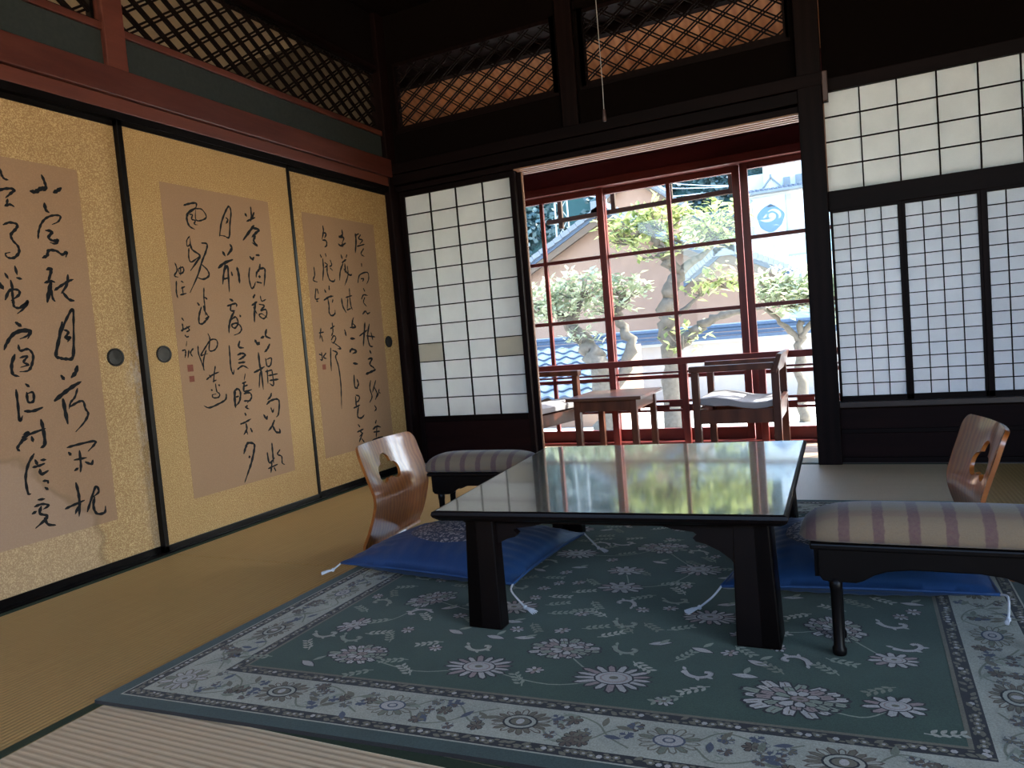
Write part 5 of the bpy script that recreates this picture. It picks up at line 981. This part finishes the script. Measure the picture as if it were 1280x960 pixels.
# steel mast and wires
py_ = thing('power_pylon', 'thin white steel lattice mast with pale overhead wires in front of the hill', 'mast', (-13.0, 38.0, GZ))
for sx in (-0.35, 0.35): obj('mast_leg', MB().bar((sx * 1.6, 0, 0), (sx, 0, 12.2), 0.08, 0.08), 'pylon', py_)
for k in range(9):
    z = 1 + k * 1.25; w = 0.56 - 0.21 * (z / 12.2); obj('brace', MB().bar((-w, 0, z), (w, 0, z + 1.25), 0.04, 0.04), 'pylon', py_); obj('brace', MB().bar((w, 0, z), (-w, 0, z + 1.25), 0.04, 0.04), 'pylon', py_)
for z in (10.4, 11.6): obj('cross_arm', MB().bar((-1.6, 0, z), (1.6, 0, z), 0.08, 0.08), 'pylon', py_)
for a, b in (((-1.5, 0, 10.55), (11.74, -6.2, 7.55)), ((-1.6, 0, 11.65), (11.74, -5.6, 7.75)), ((1.6, 0, 11.65), (11.74, -4.8, 7.90))):
    A, B = Vector(a), Vector(b); obj('overhead_wire', MB().tube([A.lerp(B, t / 8) - Vector((0, 0, 0.5 * (1 - (2 * t / 8 - 1) ** 2))) for t in range(9)], 0.022, 5), 'cable', py_)

# garden trees
def tree(name, label, base, limbs, clumps, seed, nleaf, leafmat, group=None):
    t = thing(name, label, 'tree', base, 0, group); rnd = random.Random(seed); B = Vector(base)
    for i, (pts, r) in enumerate(limbs):
        Q = catmull([Vector(p) - B for p in pts], 6); n = len(Q)
        for k in range(1, n - 1): Q[k] = Q[k] + Vector((mnoise.noise((k * 0.7, i, seed)), mnoise.noise((i, k * 0.7, seed)), 0)) * r[0] * 0.9
        rad = [r[0] + (r[1] - r[0]) * k / (n - 1) + 0.30 * r[0] * mnoise.noise((k * 0.9, seed, i)) for k in range(n)]
        obj('trunk' if i == 0 else 'branch', MB().tube(Q, rad, 10), 'bark', t, smooth=True)
    fo = MB(); tw = MB()
    for (c, rx, rz, w) in clumps:
        for k in range(int(nleaf * w)):
            while True:
                d = Vector((rnd.uniform(-1, 1), rnd.uniform(-1, 1), rnd.uniform(-1, 1)))
                if d.length <= 1: break
            p = Vector(c) - B + Vector((d.x * rx * 1.15, d.y * rx * 0.8, d.z * rz * 1.3 + 0.06 * math.sin(d.x * 9 + seed))); L = rnd.uniform(0.09, 0.17); a = rnd.uniform(0, 2 * PI); el = rnd.uniform(-0.5, 0.9)
            u = Vector((math.cos(a) * math.cos(el), math.sin(a) * math.cos(el), math.sin(el))); s = u.cross(Vector((rnd.uniform(-.4, .4), rnd.uniform(-.4, .4), 1))).normalized() * L * 0.24; nn = s.cross(u).normalized() * L * 0.08
            fo.add([p, p + u * L * 0.45 + s - nn * -1, p + u * L, p + u * L * 0.45 - s + nn], [(0, 1, 2), (0, 2, 3)])
        for k in range(int(5 + 6 * w)):
            a = rnd.uniform(0, 2 * PI); e = Vector((math.cos(a) * rx * 0.85, math.sin(a) * rx * 0.6, rz * rnd.uniform(-0.3, 0.8))); c0 = Vector(c) - B + Vector((0, 0, -rz * 0.9))
            tw.tube([c0, c0 + e * 0.5 + Vector((0, 0, rz * 0.3)), Vector(c) - B + e], [0.012, 0.008, 0.004], 5)
    obj('foliage', fo, leafmat, t, kind='stuff'); obj('twigs', tw, 'bark', t, kind='stuff')
    return t
tree('garden_tree', 'tall garden tree with a thick twisted trunk and pale yellow-green leaves', (0.56, 5.0, GZ),
     [([(0.56, 5.0, GZ), (0.57, 5.0, 0.40), (0.55, 5.0, 0.85), (0.62, 5.0, 1.20), (0.76, 5.05, 1.45)], (0.125, 0.085)), ([(0.74, 5.04, 1.42), (0.60, 5.0, 1.60), (0.50, 4.95, 1.82), (0.42, 4.9, 2.05)], (0.075, 0.03)), ([(0.75, 5.04, 1.43), (0.90, 5.1, 1.55), (1.05, 5.1, 1.62), (1.25, 5.1, 1.85)], (0.06, 0.025)),
      ([(0.62, 5.0, 0.50), (0.80, 4.9, 0.60), (1.02, 4.9, 0.76), (1.30, 4.85, 0.86), (1.75, 4.8, 0.90)], (0.085, 0.03)), ([(0.55, 5.0, 0.80), (0.80, 5.0, 0.98), (0.98, 5.0, 1.12)], (0.04, 0.015))],
     [((0.10, 5.0, 2.00), 0.34, 0.17, 1.5), ((0.55, 5.0, 2.10), 0.34, 0.17, 1.4), ((1.20, 5.1, 1.98), 0.42, 0.22, 1.9), ((0.95, 5.0, 1.82), 0.4, 0.12, 0.8), ((1.30, 5.0, 1.30), 0.28, 0.14, 0.55), ((1.0, 5.0, 1.18), 0.22, 0.08, 0.25), ((0.45, 4.95, 1.72), 0.3, 0.10, 0.4), ((0.75, 4.9, 0.62), 0.3, 0.14, 0.3)], 2, 190, 'leaf', 'garden trees')
tree('garden_tree', 'leaning pale trunked garden tree at the left of the glass doors', (-0.25, 4.7, GZ),
     [([(-0.25, 4.7, GZ), (-0.28, 4.75, 0.30), (-0.48, 4.9, 0.62), (-0.70, 5.0, 0.85), (-0.83, 5.0, 1.02)], (0.14, 0.07)), ([(-0.72, 5.0, 0.86), (-0.60, 5.0, 1.10), (-0.52, 5.0, 1.30)], (0.06, 0.025)), ([(-0.80, 5.0, 1.0), (-1.10, 5.0, 1.15), (-1.30, 5.0, 1.25)], (0.05, 0.02)),
      ([(-0.2, 4.75, -0.1), (0.10, 4.9, 0.50), (-0.05, 5.0, 0.86), (-0.06, 5.0, 1.06), (0.10, 5.0, 1.2)], (0.085, 0.03))],
     [((-0.55, 5.0, 1.36), 0.40, 0.17, 1.6), ((-1.15, 5.0, 1.25), 0.42, 0.22, 1.7), ((-0.80, 5.0, 1.10), 0.40, 0.12, 0.9), ((0.05, 5.0, 1.30), 0.34, 0.13, 0.9), ((-0.15, 5.0, 1.10), 0.30, 0.12, 0.6), ((-0.55, 4.9, 0.72), 0.28, 0.10, 0.35)], 4, 210, 'leaf_grey', 'garden trees')
tree('garden_shrub', 'dense round shrub in front of the white building', (2.05, 5.6, GZ),
     [([(2.05, 5.6, GZ), (2.03, 5.6, 0.2), (2.08, 5.6, 0.7)], (0.07, 0.04)), ([(2.06, 5.6, 0.5), (2.3, 5.6, 0.8), (2.6, 5.6, 0.95)], (0.04, 0.02)), ([(2.05, 5.6, 0.45), (1.8, 5.6, 0.75), (1.6, 5.6, 0.95)], (0.04, 0.02))],
     [((2.0, 5.6, 1.05), 0.55, 0.20, 3.4), ((2.5, 5.6, 1.0), 0.5, 0.24, 2.5), ((1.8, 5.6, 1.18), 0.25, 0.12, 0.6)], 6, 200, 'leaf_grey')
